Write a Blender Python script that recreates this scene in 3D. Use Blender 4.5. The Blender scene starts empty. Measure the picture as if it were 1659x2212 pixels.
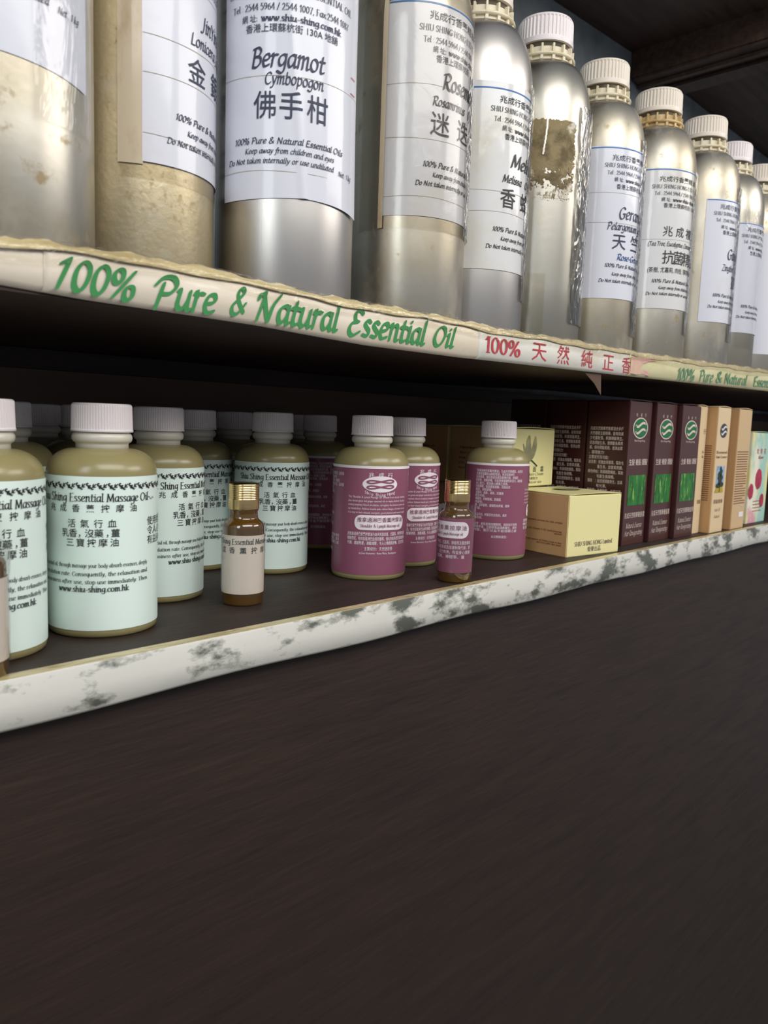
import bpy, bmesh, math, random
import numpy as np
from mathutils import Matrix, Vector

random.seed(7)
S = bpy.context.scene
COL = S.collection
R_ = math.radians
ZC = 1.30                                   # camera height above the shop floor

# ------------------------------------------------------------------ camera
FPX, YAW, PIT, ROL = 1690.9, 0.807008, 0.113374, 0.0341055
fw = Vector((math.sin(YAW)*math.cos(PIT), math.cos(YAW)*math.cos(PIT), -math.sin(PIT)))
rt = Vector((math.cos(YAW), -math.sin(YAW), 0))
up = rt.cross(fw)
r2 = math.cos(ROL)*rt + math.sin(ROL)*up
u2 = -math.sin(ROL)*rt + math.cos(ROL)*up
cam = bpy.data.cameras.new('camera')
cam.sensor_fit = 'HORIZONTAL'; cam.sensor_width = 36.0
cam.lens = FPX/1659*36.0
cam.clip_start = 0.02
cam.dof.use_dof = True; cam.dof.focus_distance = 0.57; cam.dof.aperture_fstop = 20
camo = bpy.data.objects.new('camera', cam); COL.objects.link(camo)
camo.matrix_world = Matrix(((r2.x, u2.x, -fw.x, 0), (r2.y, u2.y, -fw.y, 0), (r2.z, u2.z, -fw.z, ZC), (0, 0, 0, 1)))
S.camera = camo

# ------------------------------------------------------------------ world, lights, exposure
W = bpy.data.worlds.new('shop_ambient'); S.world = W; W.use_nodes = True
W.node_tree.nodes['Background'].inputs[0].default_value = (0.86, 0.90, 1.0, 1)
W.node_tree.nodes['Background'].inputs[1].default_value = 0.26

def area(name, loc, target, sx, sy, power, col):
    L = bpy.data.lights.new(name, 'AREA'); L.shape = 'RECTANGLE'; L.size = sx; L.size_y = sy
    L.energy = power; L.color = col
    o = bpy.data.objects.new(name, L); COL.objects.link(o); o.location = loc
    o.rotation_euler = (Vector(target)-Vector(loc)).to_track_quat('-Z', 'Y').to_euler()
    return o
area('fluorescent_light', (0.15, -0.75, ZC+0.95), (0.5, 0.42, ZC), 1.4, 0.60, 16.0, (1.0, 0.97, 0.93))
area('fluorescent_light', (-1.3, -0.35, ZC+0.75), (0.4, 0.42, ZC), 0.5, 0.9, 8.0, (0.93, 0.98, 1.0))
area('fluorescent_light', (1.7, -0.9, ZC+0.9), (0.9, 0.42, ZC), 1.2, 0.5, 12.5, (1.0, 0.94, 0.88))
S.view_settings.view_transform = 'Standard'; S.view_settings.look = 'None'
S.view_settings.gamma = 1.0; S.view_settings.use_curve_mapping = False
S.view_settings.exposure = 0.08
S.cycles.use_denoising = True

# ------------------------------------------------------------------ material helpers
MATS = {}
def lin(h):
    h = h.lstrip('#')
    r = []
    for i in (0, 2, 4):
        c = int(h[i:i+2], 16)/255
        r.append(c/12.92 if c <= .04045 else ((c+.055)/1.055)**2.4)
    return (*r, 1)

def mat(name, col, rough=.5, metal=0., coat=0., coat_rough=.1, spec=.5, sss=0., bump=None, mixes=(), trans=0.):
    """Principled material; mixes = [(noise scale, lo, hi, colour, metal or None, stretch xyz)]"""
    m = bpy.data.materials.new(name); m.use_nodes = True
    nt = m.node_tree; N = nt.nodes; L = nt.links
    b = N['Principled BSDF']
    b.inputs['Roughness'].default_value = rough; b.inputs['Metallic'].default_value = metal
    b.inputs['Coat Weight'].default_value = coat; b.inputs['Coat Roughness'].default_value = coat_rough
    b.inputs['Specular IOR Level'].default_value = spec
    if sss:
        b.inputs['Subsurface Weight'].default_value = sss; b.inputs['Subsurface Radius'].default_value = (.012, .010, .005)
        b.inputs['Subsurface Scale'].default_value = 1.0
    if trans:
        b.inputs['Transmission Weight'].default_value = trans
    col = lin(col) if isinstance(col, str) else (*col[:3], 1)
    b.inputs['Base Color'].default_value = col
    if mixes or bump:
        tc = N.new('ShaderNodeTexCoord'); oi = N.new('ShaderNodeObjectInfo')
        add = N.new('ShaderNodeVectorMath'); add.operation = 'ADD'
        sc = N.new('ShaderNodeVectorMath'); sc.operation = 'SCALE'; sc.inputs['Scale'].default_value = 7.3
        L.new(oi.outputs['Location'], sc.inputs[0]); L.new(tc.outputs['Object'], add.inputs[0]); L.new(sc.outputs[0], add.inputs[1])
        vec = add.outputs[0]
    prevc, prevm = None, None
    for i, (scale, lo, hi, c2, met, st) in enumerate(mixes):
        mp = N.new('ShaderNodeMapping'); mp.inputs['Scale'].default_value = st; mp.inputs['Location'].default_value = (i*3.1, i*1.7, 0)
        L.new(vec, mp.inputs[0])
        n = N.new('ShaderNodeTexNoise'); n.inputs['Scale'].default_value = scale; n.inputs['Detail'].default_value = 6; n.inputs['Roughness'].default_value = .62
        L.new(mp.outputs[0], n.inputs['Vector'])
        rp = N.new('ShaderNodeMapRange'); rp.inputs[1].default_value = lo; rp.inputs[2].default_value = hi
        L.new(n.outputs[0], rp.inputs[0])
        mx = N.new('ShaderNodeMix'); mx.data_type = 'RGBA'
        L.new(rp.outputs[0], mx.inputs[0])
        if prevc is None: mx.inputs[6].default_value = col
        else: L.new(prevc, mx.inputs[6])
        mx.inputs[7].default_value = lin(c2) if isinstance(c2, str) else (*c2[:3], 1)
        prevc = mx.outputs[2]
        if met is not None:
            mm = N.new('ShaderNodeMix'); mm.data_type = 'FLOAT'; L.new(rp.outputs[0], mm.inputs[0])
            if prevm is None: mm.inputs[2].default_value = metal
            else: L.new(prevm, mm.inputs[2])
            mm.inputs[3].default_value = met; prevm = mm.outputs[0]
    if prevc: L.new(prevc, b.inputs['Base Color'])
    if prevm: L.new(prevm, b.inputs['Metallic'])
    if bump:
        scale, strength, dist, st, where = bump
        mp = N.new('ShaderNodeMapping'); mp.inputs['Scale'].default_value = st; L.new(vec, mp.inputs[0])
        n = N.new('ShaderNodeTexNoise'); n.inputs['Scale'].default_value = scale; n.inputs['Detail'].default_value = 4
        L.new(mp.outputs[0], n.inputs['Vector'])
        bp = N.new('ShaderNodeBump'); bp.inputs['Strength'].default_value = strength; bp.inputs['Distance'].default_value = dist
        L.new(n.outputs[0], bp.inputs['Height'])
        if 'b' in where: L.new(bp.outputs[0], b.inputs['Normal'])
        if 'c' in where: L.new(bp.outputs[0], b.inputs['Coat Normal'])
    MATS[name] = m
    return m

def film_mat(name, rough, bscale, bstr, dist, tint=(1, 1, 1), st=(1, 1, 1), boost=1.0, cap=.4):
    m = bpy.data.materials.new(name); m.use_nodes = True
    nt = m.node_tree; N = nt.nodes; L = nt.links
    N.remove(N['Principled BSDF'])
    out = N['Material Output']
    tr = N.new('ShaderNodeBsdfTransparent'); tr.inputs[0].default_value = (*tint, 1)
    gl = N.new('ShaderNodeBsdfGlossy'); gl.inputs['Roughness'].default_value = rough
    fr = N.new('ShaderNodeFresnel'); fr.inputs[0].default_value = 1.5
    tc = N.new('ShaderNodeTexCoord'); mp = N.new('ShaderNodeMapping'); mp.inputs['Scale'].default_value = st
    n = N.new('ShaderNodeTexNoise'); n.inputs['Scale'].default_value = bscale; n.inputs['Detail'].default_value = 3; n.inputs['Distortion'].default_value = 1.2
    bp = N.new('ShaderNodeBump'); bp.inputs['Strength'].default_value = bstr; bp.inputs['Distance'].default_value = dist
    L.new(tc.outputs['Object'], mp.inputs[0]); L.new(mp.outputs[0], n.inputs['Vector']); L.new(n.outputs[0], bp.inputs['Height'])
    L.new(bp.outputs[0], gl.inputs['Normal']); L.new(bp.outputs[0], fr.inputs['Normal'])
    mu = N.new('ShaderNodeMath'); mu.operation = 'MULTIPLY'; mu.use_clamp = True; mu.inputs[1].default_value = boost
    L.new(fr.outputs[0], mu.inputs[0])
    mi = N.new('ShaderNodeMath'); mi.operation = 'MINIMUM'; mi.inputs[1].default_value = cap; L.new(mu.outputs[0], mi.inputs[0]); mu = mi
    mx = N.new('ShaderNodeMixShader'); L.new(mu.outputs[0], mx.inputs[0]); L.new(tr.outputs[0], mx.inputs[1]); L.new(gl.outputs[0], mx.inputs[2])
    L.new(mx.outputs[0], out.inputs[0])
    MATS[name] = m
    return m

one = (1, 1, 1)
mat('wood_dark', (.030, .016, .011), .6, mixes=[(9, .35, .75, (.014, .007, .005), None, (1, 9, 9))], bump=(30, .25, .002, (1, 8, 8), 'b'))
mat('wood_brown', (.10, .058, .042), .55, mixes=[(9, .35, .75, (.03, .016, .012), None, (1, 9, 9))], bump=(30, .25, .002, (1, 8, 8), 'b'))
mat('wall_slate', (.28, .32, .35), .8, mixes=[(12, .4, .7, (.14, .165, .18), None, one)])
mat('wood_back', (.14, .095, .070), .7, mixes=[(7, .35, .75, (.09, .06, .045), None, (1, 4, 4))])
mat('wood_shelf', (.060, .030, .022), .6, mixes=[(9, .35, .75, (.036, .018, .013), None, (1, 9, 9))], bump=(30, .25, .002, (1, 8, 8), 'b'))
mat('floor_grey', (.25, .24, .22), .5, mixes=[(4, .4, .7, (.18, .17, .16), None, one)])
mat('alu_clean', (.52, .50, .475), .36, 1., bump=(60, .06, .0005, (40, 40, .6), 'b'), mixes=[(8, .55, .8, (.48, .45, .41), None, one)])
mat('alu_mid', (.50, .475, .41), .37, 1., bump=(260, .10, .0004, one, 'b'),
    mixes=[(11, .42, .66, (.40, .35, .25), .8, one), (28, .52, .66, (.46, .42, .34), .5, (1, 1, .6)), (75, .60, .70, (.33, .26, .15), .3, one)])
mat('alu_dirty', (.56, .49, .34), .42, 1., bump=(300, .25, .0006, one, 'b'),
    mixes=[(9, .36, .62, (.44, .37, .23), .6, one), (200, .55, .68, (.36, .28, .15), .2, one), (24, .56, .70, (.50, .45, .34), .4, one)])
mat('alu_grey', (.42, .405, .355), .34, 1., bump=(220, .10, .0004, one, 'b'),
    mixes=[(10, .45, .75, (.40, .36, .27), .8, one)])
mat('paper_white', '#D3D5DF', .45, coat=.55, coat_rough=.12, bump=(34, .35, .0012, (1, 1, .6), 'c'), mixes=[(14, .60, .85, '#C9C4BC', None, one)])
mat('paper_cream', '#D3D3D3', .45, coat=.7, coat_rough=.1, bump=(34, .5, .0015, (1, 1, .6), 'c'), mixes=[(11, .50, .75, '#C6BFA6', None, one)])
mat('glue_residue', '#8A7A55', .7, mixes=[(60, .45, .6, '#5E5031', None, one), (38, .56, .62, '#C9C2B2', .6, one)], bump=(160, .6, .001, one, 'b'))
mat('ink_navy', '#232B47', .5)
mat('ink_black', '#1B1B20', .5)
mat('ink_blue_line', '#2E6DB0', .5)
mat('ink_blue', '#1F4F86', .5)
mat('ink_red', '#B8323C', .5)
mat('ink_green', '#26843F', .45, coat=.4)
mat('ink_green_faded', '#5C8A68', .6)
mat('cap_white', '#E4DCDC', .38, sss=.12)
mat('cap_ivory', '#E0D6C8', .42, sss=.12)
mat('collar_ivory', '#DDD3B8', .42, sss=.1, mixes=[(70, .5, .75, '#B9A67A', None, one)])
mat('collar_yellowed', '#CDB27E', .45, sss=.1, mixes=[(90, .45, .7, '#9A7A45', None, one)])
mat('strip_cream', '#E6DBC9', .45, coat=.5, coat_rough=.12, bump=(26, .35, .0015, (1, 2, 2), 'bc'), mixes=[(10, .5, .8, '#D9C9A8', None, (1, 3, 3))])
mat('strip_white', '#E3E0D6', .45, coat=.6, coat_rough=.1, bump=(30, .4, .0015, (1, 2, 2), 'bc'), mixes=[(14, .55, .8, '#CFC4A6', None, (1, 3, 3))])
mat('strip_yellow', '#DCD6A8', .45, coat=.6, coat_rough=.1, bump=(30, .4, .0015, (1, 2, 2), 'bc'), mixes=[(12, .5, .75, '#C9BC86', None, (1, 3, 3))])
mat('strip_dirty', '#DAD9D0', .5, coat=.5, bump=(40, .4, .0015, one, 'bc'), mixes=[(26, .50, .60, '#5E6258', None, (1, 2, 2))])
mat('red_bleed', '#CF8F92', .5, coat=.5, mixes=[(30, .45, .7, '#DCC9A0', None, one)])
mat('tape_yellowed', '#C9B98A', .35, coat=.6, coat_rough=.08, bump=(60, .6, .002, (1, 3, 3), 'bc'), mixes=[(16, .45, .75, '#A08E5E', None, (1, 3, 3))])
mat('tape_flap', '#5A4232', .5)
film_mat('film_wrinkled', .07, 70, 1.0, .005, st=(1, 1, .30), boost=2.6, cap=.9)
film_mat('film_soft', .10, 60, .6, .003, st=(1, 1, .35), boost=.9, cap=.3)
film_mat('film_lip', .12, 60, .8, .004, tint=(.97, .96, .93), st=(1, 2, 2), boost=.8, cap=.18)
film_mat('film_tape', .20, 40, .3, .002, tint=(.97, .95, .90), boost=.9)
mat('mint_plastic', (.300, .260, .120), .25, sss=.15)
mat('neck_plastic', (.64, .61, .52), .30, sss=.2)
mat('mint_paper', '#E2F3EB', .42, coat=.2, coat_rough=.25)
mat('purple_paper', '#8B4F66', .42, coat=.25, coat_rough=.2)
mat('print_white', '#EDE3E8', .5)
mat('print_grey', '#5B4A55', .5)
mat('ink_small', '#3A4644', .5)
mat('gold_metal', (.82, .58, .27), .22, 1., bump=(30, .1, .0005, (1, 1, 30), 'b'))
mat('amber_glass', (.095, .045, .006), .06, spec=.7, coat=1., coat_rough=.03)
mat('small_paper', '#D8CDBF', .45, coat=.3)
mat('cream_carton', '#EBE3A6', .42, coat=.15)
mat('tan_side', '#C9A06E', .5)
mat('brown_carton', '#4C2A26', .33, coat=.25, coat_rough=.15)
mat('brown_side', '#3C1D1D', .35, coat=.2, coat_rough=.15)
mat('tan_carton', '#D2B48A', .45)
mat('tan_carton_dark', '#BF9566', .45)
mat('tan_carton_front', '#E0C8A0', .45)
mat('logo_green', '#1E6B3E', .45)
mat('print_cream', '#D9C9BE', .5)
mat('print_brown', '#7A4A2C', .5)
mat('grass_print', '#2C7A32', .4, mixes=[(220, .45, .6, '#1C5E24', None, (1, 1, .25)), (260, .56, .66, '#8FC25A', None, (1, 1, .2))])
mat('sky_print', '#7FA6D6', .4, mixes=[(40, .5, .7, '#C3D4E6', None, one)])
mat('tree_print', '#2E3A1E', .5)
mat('meadow_print', '#B9A030', .5)
mat('orchid_print', '#8E8A6A', .5, mixes=[(60, .45, .65, '#B9B48C', None, one)])
mat('floral_carton', '#E7E2A0', .4, mixes=[(22, .44, .56, '#A9D3C6', None, (1, 1, .5)), (30, .52, .62, '#F0EDD8', None, (1, 1, .4)), (18, .60, .66, '#E3A7B4', None, one)])
mat('rose_print', '#B8324E', .45, mixes=[(160, .5, .62, '#8A1C38', None, one)])
mat('seam', '#A79C84', .5)
mat('dirty_band', '#C6B79C', .45, coat=.5, mixes=[(40, .5, .7, '#A58A62', None, (1, 1, .4))])
mat('paper_edge', '#D9D2C6', .5)
M = MATS

# ------------------------------------------------------------------ mesh helpers
def mesh_from(name, V, F, smooth=False):
    me = bpy.data.meshes.new(name)
    me.from_pydata([tuple(map(float, v)) for v in V], [], [tuple(map(int, f)) for f in F])
    if smooth:
        me.polygons.foreach_set('use_smooth', [True]*len(me.polygons))
    me.update()
    return me

def obj(name, me, material, parent=None, loc=None):
    o = bpy.data.objects.new(name, me); COL.objects.link(o)
    if material is not None and not me.materials: me.materials.append(M[material] if isinstance(material, str) else material)
    if parent is not None: o.parent = parent
    if loc is not None: o.location = loc
    return o

def thing(name, label, cat, loc=(0, 0, 0), rz=0., group=None):
    o = bpy.data.objects.new(name, None); COL.objects.link(o); o.empty_display_size = .02
    o.location = loc; o.rotation_euler = (0, 0, rz)
    o['label'] = label; o['category'] = cat
    if group: o['group'] = group
    return o

def tag(o, label, cat, group=None):
    o['label'] = label; o['category'] = cat
    if group: o['group'] = group
    return o

def lathe(prof, n=64, rib=None):
    """prof: [(r,z)]; rib(a,i)-> radius factor"""
    V, F = [], []
    for i, (r, z) in enumerate(prof):
        for k in range(n):
            a = 2*math.pi*k/n
            rr = r*(rib(k, i) if rib else 1)
            V.append((rr*math.cos(a), rr*math.sin(a), z))
    for i in range(len(prof)-1):
        for k in range(n):
            F.append((i*n+k, i*n+(k+1) % n, (i+1)*n+(k+1) % n, (i+1)*n+k))
    F.append(tuple(range(n-1, -1, -1))); F.append(tuple((len(prof)-1)*n+k for k in range(n)))
    return V, F

def boxVF(x0, x1, y0, y1, z0, z1):
    V = [(x, y, z) for z in (z0, z1) for y in (y0, y1) for x in (x0, x1)]
    F = [(0, 2, 3, 1), (4, 5, 7, 6), (0, 1, 5, 4), (2, 6, 7, 3), (0, 4, 6, 2), (1, 3, 7, 5)]
    return V, F

def join(parts):
    V, F = [], []
    for v, f in parts:
        b = len(V); V += list(v); F += [tuple(i+b for i in q) for q in f]
    return V, F

def bevel_box(name, x0, x1, y0, y1, z0, z1, bev=.001):
    V, F = boxVF(x0, x1, y0, y1, z0, z1)
    me = mesh_from(name, V, F)
    bm = bmesh.new(); bm.from_mesh(me)
    bmesh.ops.bevel(bm, geom=bm.edges[:], offset=bev, segments=2, affect='EDGES')
    bmesh.ops.recalc_face_normals(bm, faces=bm.faces[:])
    bm.to_mesh(me); bm.free()
    return me

# ------------------------------------------------------------------ pen-stroke alphabet
G = {
'a':(47,"40,43 28,50 10,38 8,16 16,2 28,8 40,30|40,50 38,12 42,1 49,5"),'b':(48,"12,78 10,10|10,30 22,49 38,44 42,24 34,4 20,0 10,8"),
'c':(40,"38,42 26,50 10,36 8,16 18,1 38,8"),'d':(49,"40,43 28,50 10,38 8,16 16,2 28,8 40,30|42,78 39,12 43,1 50,5"),
'e':(42,"9,24 28,28 37,38 30,50 14,44 7,22 16,2 38,8"),'f':(32,"40,72 31,79 23,66 18,20 12,-18 0,-23|-5,47 34,47"),
'g':(46,"40,43 28,50 10,38 8,18 16,6 28,10 40,30|40,50 38,-6 26,-24 4,-17"),'h':(48,"-12,78 10,0|10,28 24,49 36,44 37,10 42,1 48,4"),
'i':(23,"6,44 14,50 12,8 16,1 23,5|15,66 16,69"),'j':(22,"8,46 14,50 12,-10 0,-23|15,66 16,69"),
'k':(43,"-12,78 10,0|38,48 22,32 12,24|16,27 28,8 44,2"),'l':(23,"14,78 11,10 15,1 22,4"),
'm':(66,"5,44 12,50 10,0|10,28 23,49 32,44 31,0|31,28 45,49 54,44 54,8 58,1 65,4"),'n':(48,"5,44 12,50 10,0|10,28 25,49 36,44 36,8 41,1 48,4"),
'o':(47,"25,50 10,40 8,14 22,0 38,10 40,36 25,50"),'p':(48,"5,44 12,50 10,-25|10,30 24,49 38,44 42,24 34,4 20,0 10,8"),
'q':(46,"40,43 28,50 10,38 8,16 16,2 28,8 40,30|-40,50 38,-25"),'r':(36,"5,44 12,50 10,0|10,26 20,46 35,47"),
's':(36,"32,44 20,50 9,40 18,28 30,18 26,3 6,5"),'t':(33,"18,66 14,14 20,1 33,6|-4,47 32,47"),
'u':(49,"4,46 10,48 8,12 18,1 30,10 38,30|40,49 38,10 42,1 49,4"),'v':(41,"-6,49 20,0|20,0 34,30 36,49"),
'w':(62,"-6,49 18,1|-18,1 31,46|-31,46 38,1|38,1 54,30 56,49"),'x':(41,"-6,48 38,0|-36,48 4,0"),
'y':(44,"-8,49 22,4|40,49 28,8 14,-20 0,-23"),'z':(42,"-6,48 36,48|-36,48 4,0|-4,0 38,0"),
'A':(56,"-2,0 30,75|-30,75 54,0|-14,28 44,28"),'B':(54,"-14,74 10,0|4,70 30,76 44,62 34,44 14,40|14,40 42,38 48,18 30,0 10,0"),
'C':(57,"52,64 38,75 16,62 8,34 18,4 38,0 54,12"),'D':(66,"-16,74 12,0|2,72 34,76 58,58 60,26 40,2 12,0"),
'E':(52,"-14,74 12,0|-14,74 46,74|-13,39 38,39|-12,0 48,0"),'F':(48,"-14,74 12,0|-14,74 46,74|-13,39 38,39"),
'G':(62,"52,64 36,75 14,60 8,32 20,2 40,0 51,12|-51,8 51,34|-38,34 60,34"),'H':(68,"-14,74 12,0|-56,74 54,0|-13,38 55,38"),
'I':(28,"-15,74 13,0"),'J':(34,"24,74 20,10 10,-10 -4,-8"),'K':(58,"-14,74 12,0|-50,74 14,34|18,38 36,10 56,0"),
'L':(50,"-14,74 12,0|-12,0 46,1"),'M':(76,"-8,0 16,74|-16,74 37,8|-37,8 62,74|-62,74 66,0"),'N':(68,"-12,0 14,74|-14,74 54,0|-54,0 56,74"),
'O':(70,"36,76 12,58 8,22 30,-1 54,14 62,52 36,76"),'P':(54,"-16,74 12,0|2,70 32,77 50,62 40,40 16,36"),
'R':(60,"-16,74 12,0|2,70 32,77 50,62 40,40 16,36|24,36 40,10 60,0"),'S':(50,"44,64 30,76 12,64 16,46 36,32 42,14 26,-1 6,10"),
'T':(54,"-2,72 54,72|-28,72 26,0"),'U':(64,"-12,74 11,24|11,24 16,4 32,-1 48,8 53,26|-53,26 55,74"),'V':(54,"-4,74 28,0|-28,0 54,74"),
'W':(80,"-4,74 22,0|-22,0 40,70|-40,70 56,0|-56,0 80,74"),'X':(54,"-4,74 52,0|-52,74 2,0"),'Y':(52,"-4,74 26,38|-52,74 26,38|-26,38 24,0"),'Z':(52,"-6,74 48,74|-48,74 4,0|-4,0 50,0"),
'0':(48,"24,75 9,54 10,16 24,0 38,20 40,58 24,75"),'1':(34,"-8,60 22,75|-22,75 20,0"),'2':(46,"8,58 20,75 36,64 30,36 6,0|-6,0 42,0"),
'3':(46,"8,66 22,76 36,62 30,44 18,40|18,40 36,36 38,12 22,-1 6,6"),'4':(48,"-34,0 33,75|-33,75 4,22|-4,22 46,22"),
'5':(46,"-40,74 15,74|-15,74 12,44|12,44 32,46 39,20 22,-1 4,6"),'6':(46,"38,70 20,60 8,28 16,2 32,2 40,22 30,42 12,32"),
'7':(44,"-6,73 42,73|42,73 24,34 18,0"),'8':(46,"24,40 10,56 22,75 38,60 24,40 8,20 22,-1 40,16 24,40"),'9':(46,"10,4 28,14 40,46 32,72 16,73 8,52 18,34 36,44"),
'%':(74,"18,75 7,62 10,44 20,38 30,52 28,70 18,75|-58,75 16,0|54,36 44,24 46,4 56,-1 66,12 64,32 54,36"),
'&':(66,"58,4 36,28 18,54 20,70 32,76 42,66 32,48 12,28 10,8 26,-1 46,12 58,36"),
'.':(18,"9,2 10,3"),',':(18,"10,3 10,-2 5,-12"),':':(20,"11,42 12,43|10,4 11,5"),'/':(34,"-32,78 2,-6"),'-':(32,"-5,26 27,26"),
'(':(26,"24,80 8,50 10,10 20,-14"),')':(26,"4,80 20,50 16,10 2,-14"),'!':(22,"-12,75 11,20|10,2 11,3"),"'":(16,"-10,78 8,60"),'"':(26,"-8,78 8,62|-18,78 18,62"),' ':(26,""),
}
BR = {  # brush-script capitals of the shelf strip
'E':(56,"50,66 38,76 20,66 24,44 38,41|38,41 12,34 6,12 22,-2 48,12"),
'N':(76,"-6,56 8,70|8,62 20,74 24,66 12,0|22,70 40,20 50,0|50,0 58,44 78,76"),
'P':(66,"24,58 14,-6|2,52 20,72 48,76 62,58 46,36 18,32"),
'O':(62,"40,74 16,60 8,24 24,-1 46,12 56,50 40,74|40,74 50,66 54,54"),
'1':(40,"-8,60 26,76|-26,76 14,0"),
'&':(60,"54,8 30,36 22,60 34,75 44,64 26,42 8,22 12,2 30,2 46,20 56,34"),
}
def catmull(P, sub):
    if len(P) < 3: return P
    closed = (P[0] == P[-1])
    Q = []
    n = len(P)
    for i in range(n-1):
        p1, p2 = P[i], P[i+1]
        p0 = P[i-1] if i > 0 else (P[-2] if closed else (2*p1[0]-p2[0], 2*p1[1]-p2[1]))
        p3 = P[i+2] if i+2 < n else (P[1] if closed else (2*p2[0]-p1[0], 2*p2[1]-p1[1]))
        for s in range(sub):
            t = s/sub
            Q.append(tuple(.5*((2*p1[c])+(-p0[c]+p2[c])*t+(2*p0[c]-5*p1[c]+4*p2[c]-p3[c])*t*t+(-p0[c]+3*p1[c]-3*p2[c]+p3[c])*t**3) for c in (0, 1)))
    Q.append(P[-1])
    return Q

def sweep(P, a, b, th, taper=0.):
    """pen stroke along P with an elliptical nib (semi-axes a,b, angle th)"""
    P = np.array(P, float)
    if len(P) == 2:
        d = np.linalg.norm(P[1]-P[0]); k = max(2, int(d/9)+1)
        P = P[0]+(P[1]-P[0])*np.linspace(0, 1, k+1)[:, None]
    T = np.gradient(P, axis=0); T /= (np.linalg.norm(T, axis=1)[:, None]+1e-9)
    Nn = np.c_[-T[:, 1], T[:, 0]]
    u = np.array([math.cos(th), math.sin(th)]); v = np.array([-u[1], u[0]])
    nu, nv = Nn@u, Nn@v
    h = np.sqrt((a*nu)**2+(b*nv)**2)+1e-9
    off = ((a*a*nu)[:, None]*u+(b*b*nv)[:, None]*v)/h[:, None]
    if taper:
        n = len(P); t = np.linspace(0, 1, n)
        off *= (1-taper*(2*np.abs(t-.45))**2)[:, None]
    L, R = P+off, P-off
    n = len(P)
    V = np.r_[L, R]; F = [(i, n+i, n+i+1, i+1) for i in range(n-1)]
    k = 8
    for e in (0, n-1):
        ang = np.arange(k)*2*math.pi/k
        s = 1-taper if taper else 1
        ring = P[e]+s*(a*np.cos(ang)[:, None]*u+b*np.sin(ang)[:, None]*v)
        b0 = len(V); V = np.r_[V, ring]; F.append(tuple(range(b0, b0+k)))
    return V, F

STY = {  # nib a, nib b, angle, shear, serif, alphabet override, taper
'italic': (6.2, 2.9, R_(38), .16, False, {}, 0),
'italicbold': (7.2, 2.8, R_(38), .20, False, {}, 0),
'roman': (5.4, 2.2, R_(4), 0., True, {}, 0),
'romanbold': (7.0, 2.8, R_(4), 0., True, {}, 0),
'brush': (8.2, 4.4, R_(48), .26, False, BR, .2),
'script': (4.0, 1.8, R_(40), .34, False, BR, 0),
}
_cache = {}
def glyph(ch, sty):
    key = (ch, sty)
    if key in _cache: return _cache[key]
    a, b, th, sh, ser, ov, tp = STY[sty]
    adv, s = ov.get(ch, G.get(ch, (40, "")))
    VV, FF, LL = np.zeros((0, 2)), [], []
    for si, st in enumerate(s.split('|')):
        if not st: continue
        straight = st[0] == '-' and ',' in st
        if straight: st = st[1:]
        P = [tuple(float(q) for q in w.split(',')) for w in st.split()]
        Q = P if (straight or len(P) < 3) else catmull(P, 5)
        v, f = sweep(Q, a, b, th, tp)
        o = len(VV); VV = np.r_[VV, v]; FF += [tuple(i+o for i in q) for q in f]; LL += list(si*2.+.9*np.linspace(0, 1, (len(v)-16)//2))*2+[si*2.+1]*8+[si*2.+1.5]*8
        if ser:
            for e, q in ((0, 1), (-1, -2)):
                d = np.array(P[e])-np.array(P[q])
                if abs(d[1]) > 18 and abs(d[0]) < .35*abs(d[1]):
                    v, f = sweep([(P[e][0]-9, P[e][1]), (P[e][0]+9, P[e][1])], 2, 1.8, 0)
                    o = len(VV); VV = np.r_[VV, v]; FF += [tuple(i+o for i in q2) for q2 in f]; LL += [12.+si-(e*.5)]*len(v)
    VV = np.c_[VV, np.array(LL)*6e-6] if len(VV) else np.zeros((0, 3))
    if len(VV): VV[:, 0] += VV[:, 1]*sh
    _cache[key] = (adv, VV, FF)
    return _cache[key]

_tcu = bpy.data.curves.new('type_setter', 'FONT'); _tcu.resolution_u = 2
_tob = bpy.data.objects.new('type_setter', _tcu); COL.objects.link(_tob)
def fonttext(s, bold=0.):
    _tcu.body = s; _tcu.offset = bold
    dg = bpy.context.evaluated_depsgraph_get(); dg.update()
    me = _tob.evaluated_get(dg).to_mesh()
    n = len(me.vertices); co = np.zeros(n*3); me.vertices.foreach_get('co', co)
    F = [tuple(p.vertices) for p in me.polygons]
    _tob.evaluated_get(dg).to_mesh_clear()
    return co.reshape(-1, 3)[:, :2].copy(), F

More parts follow.
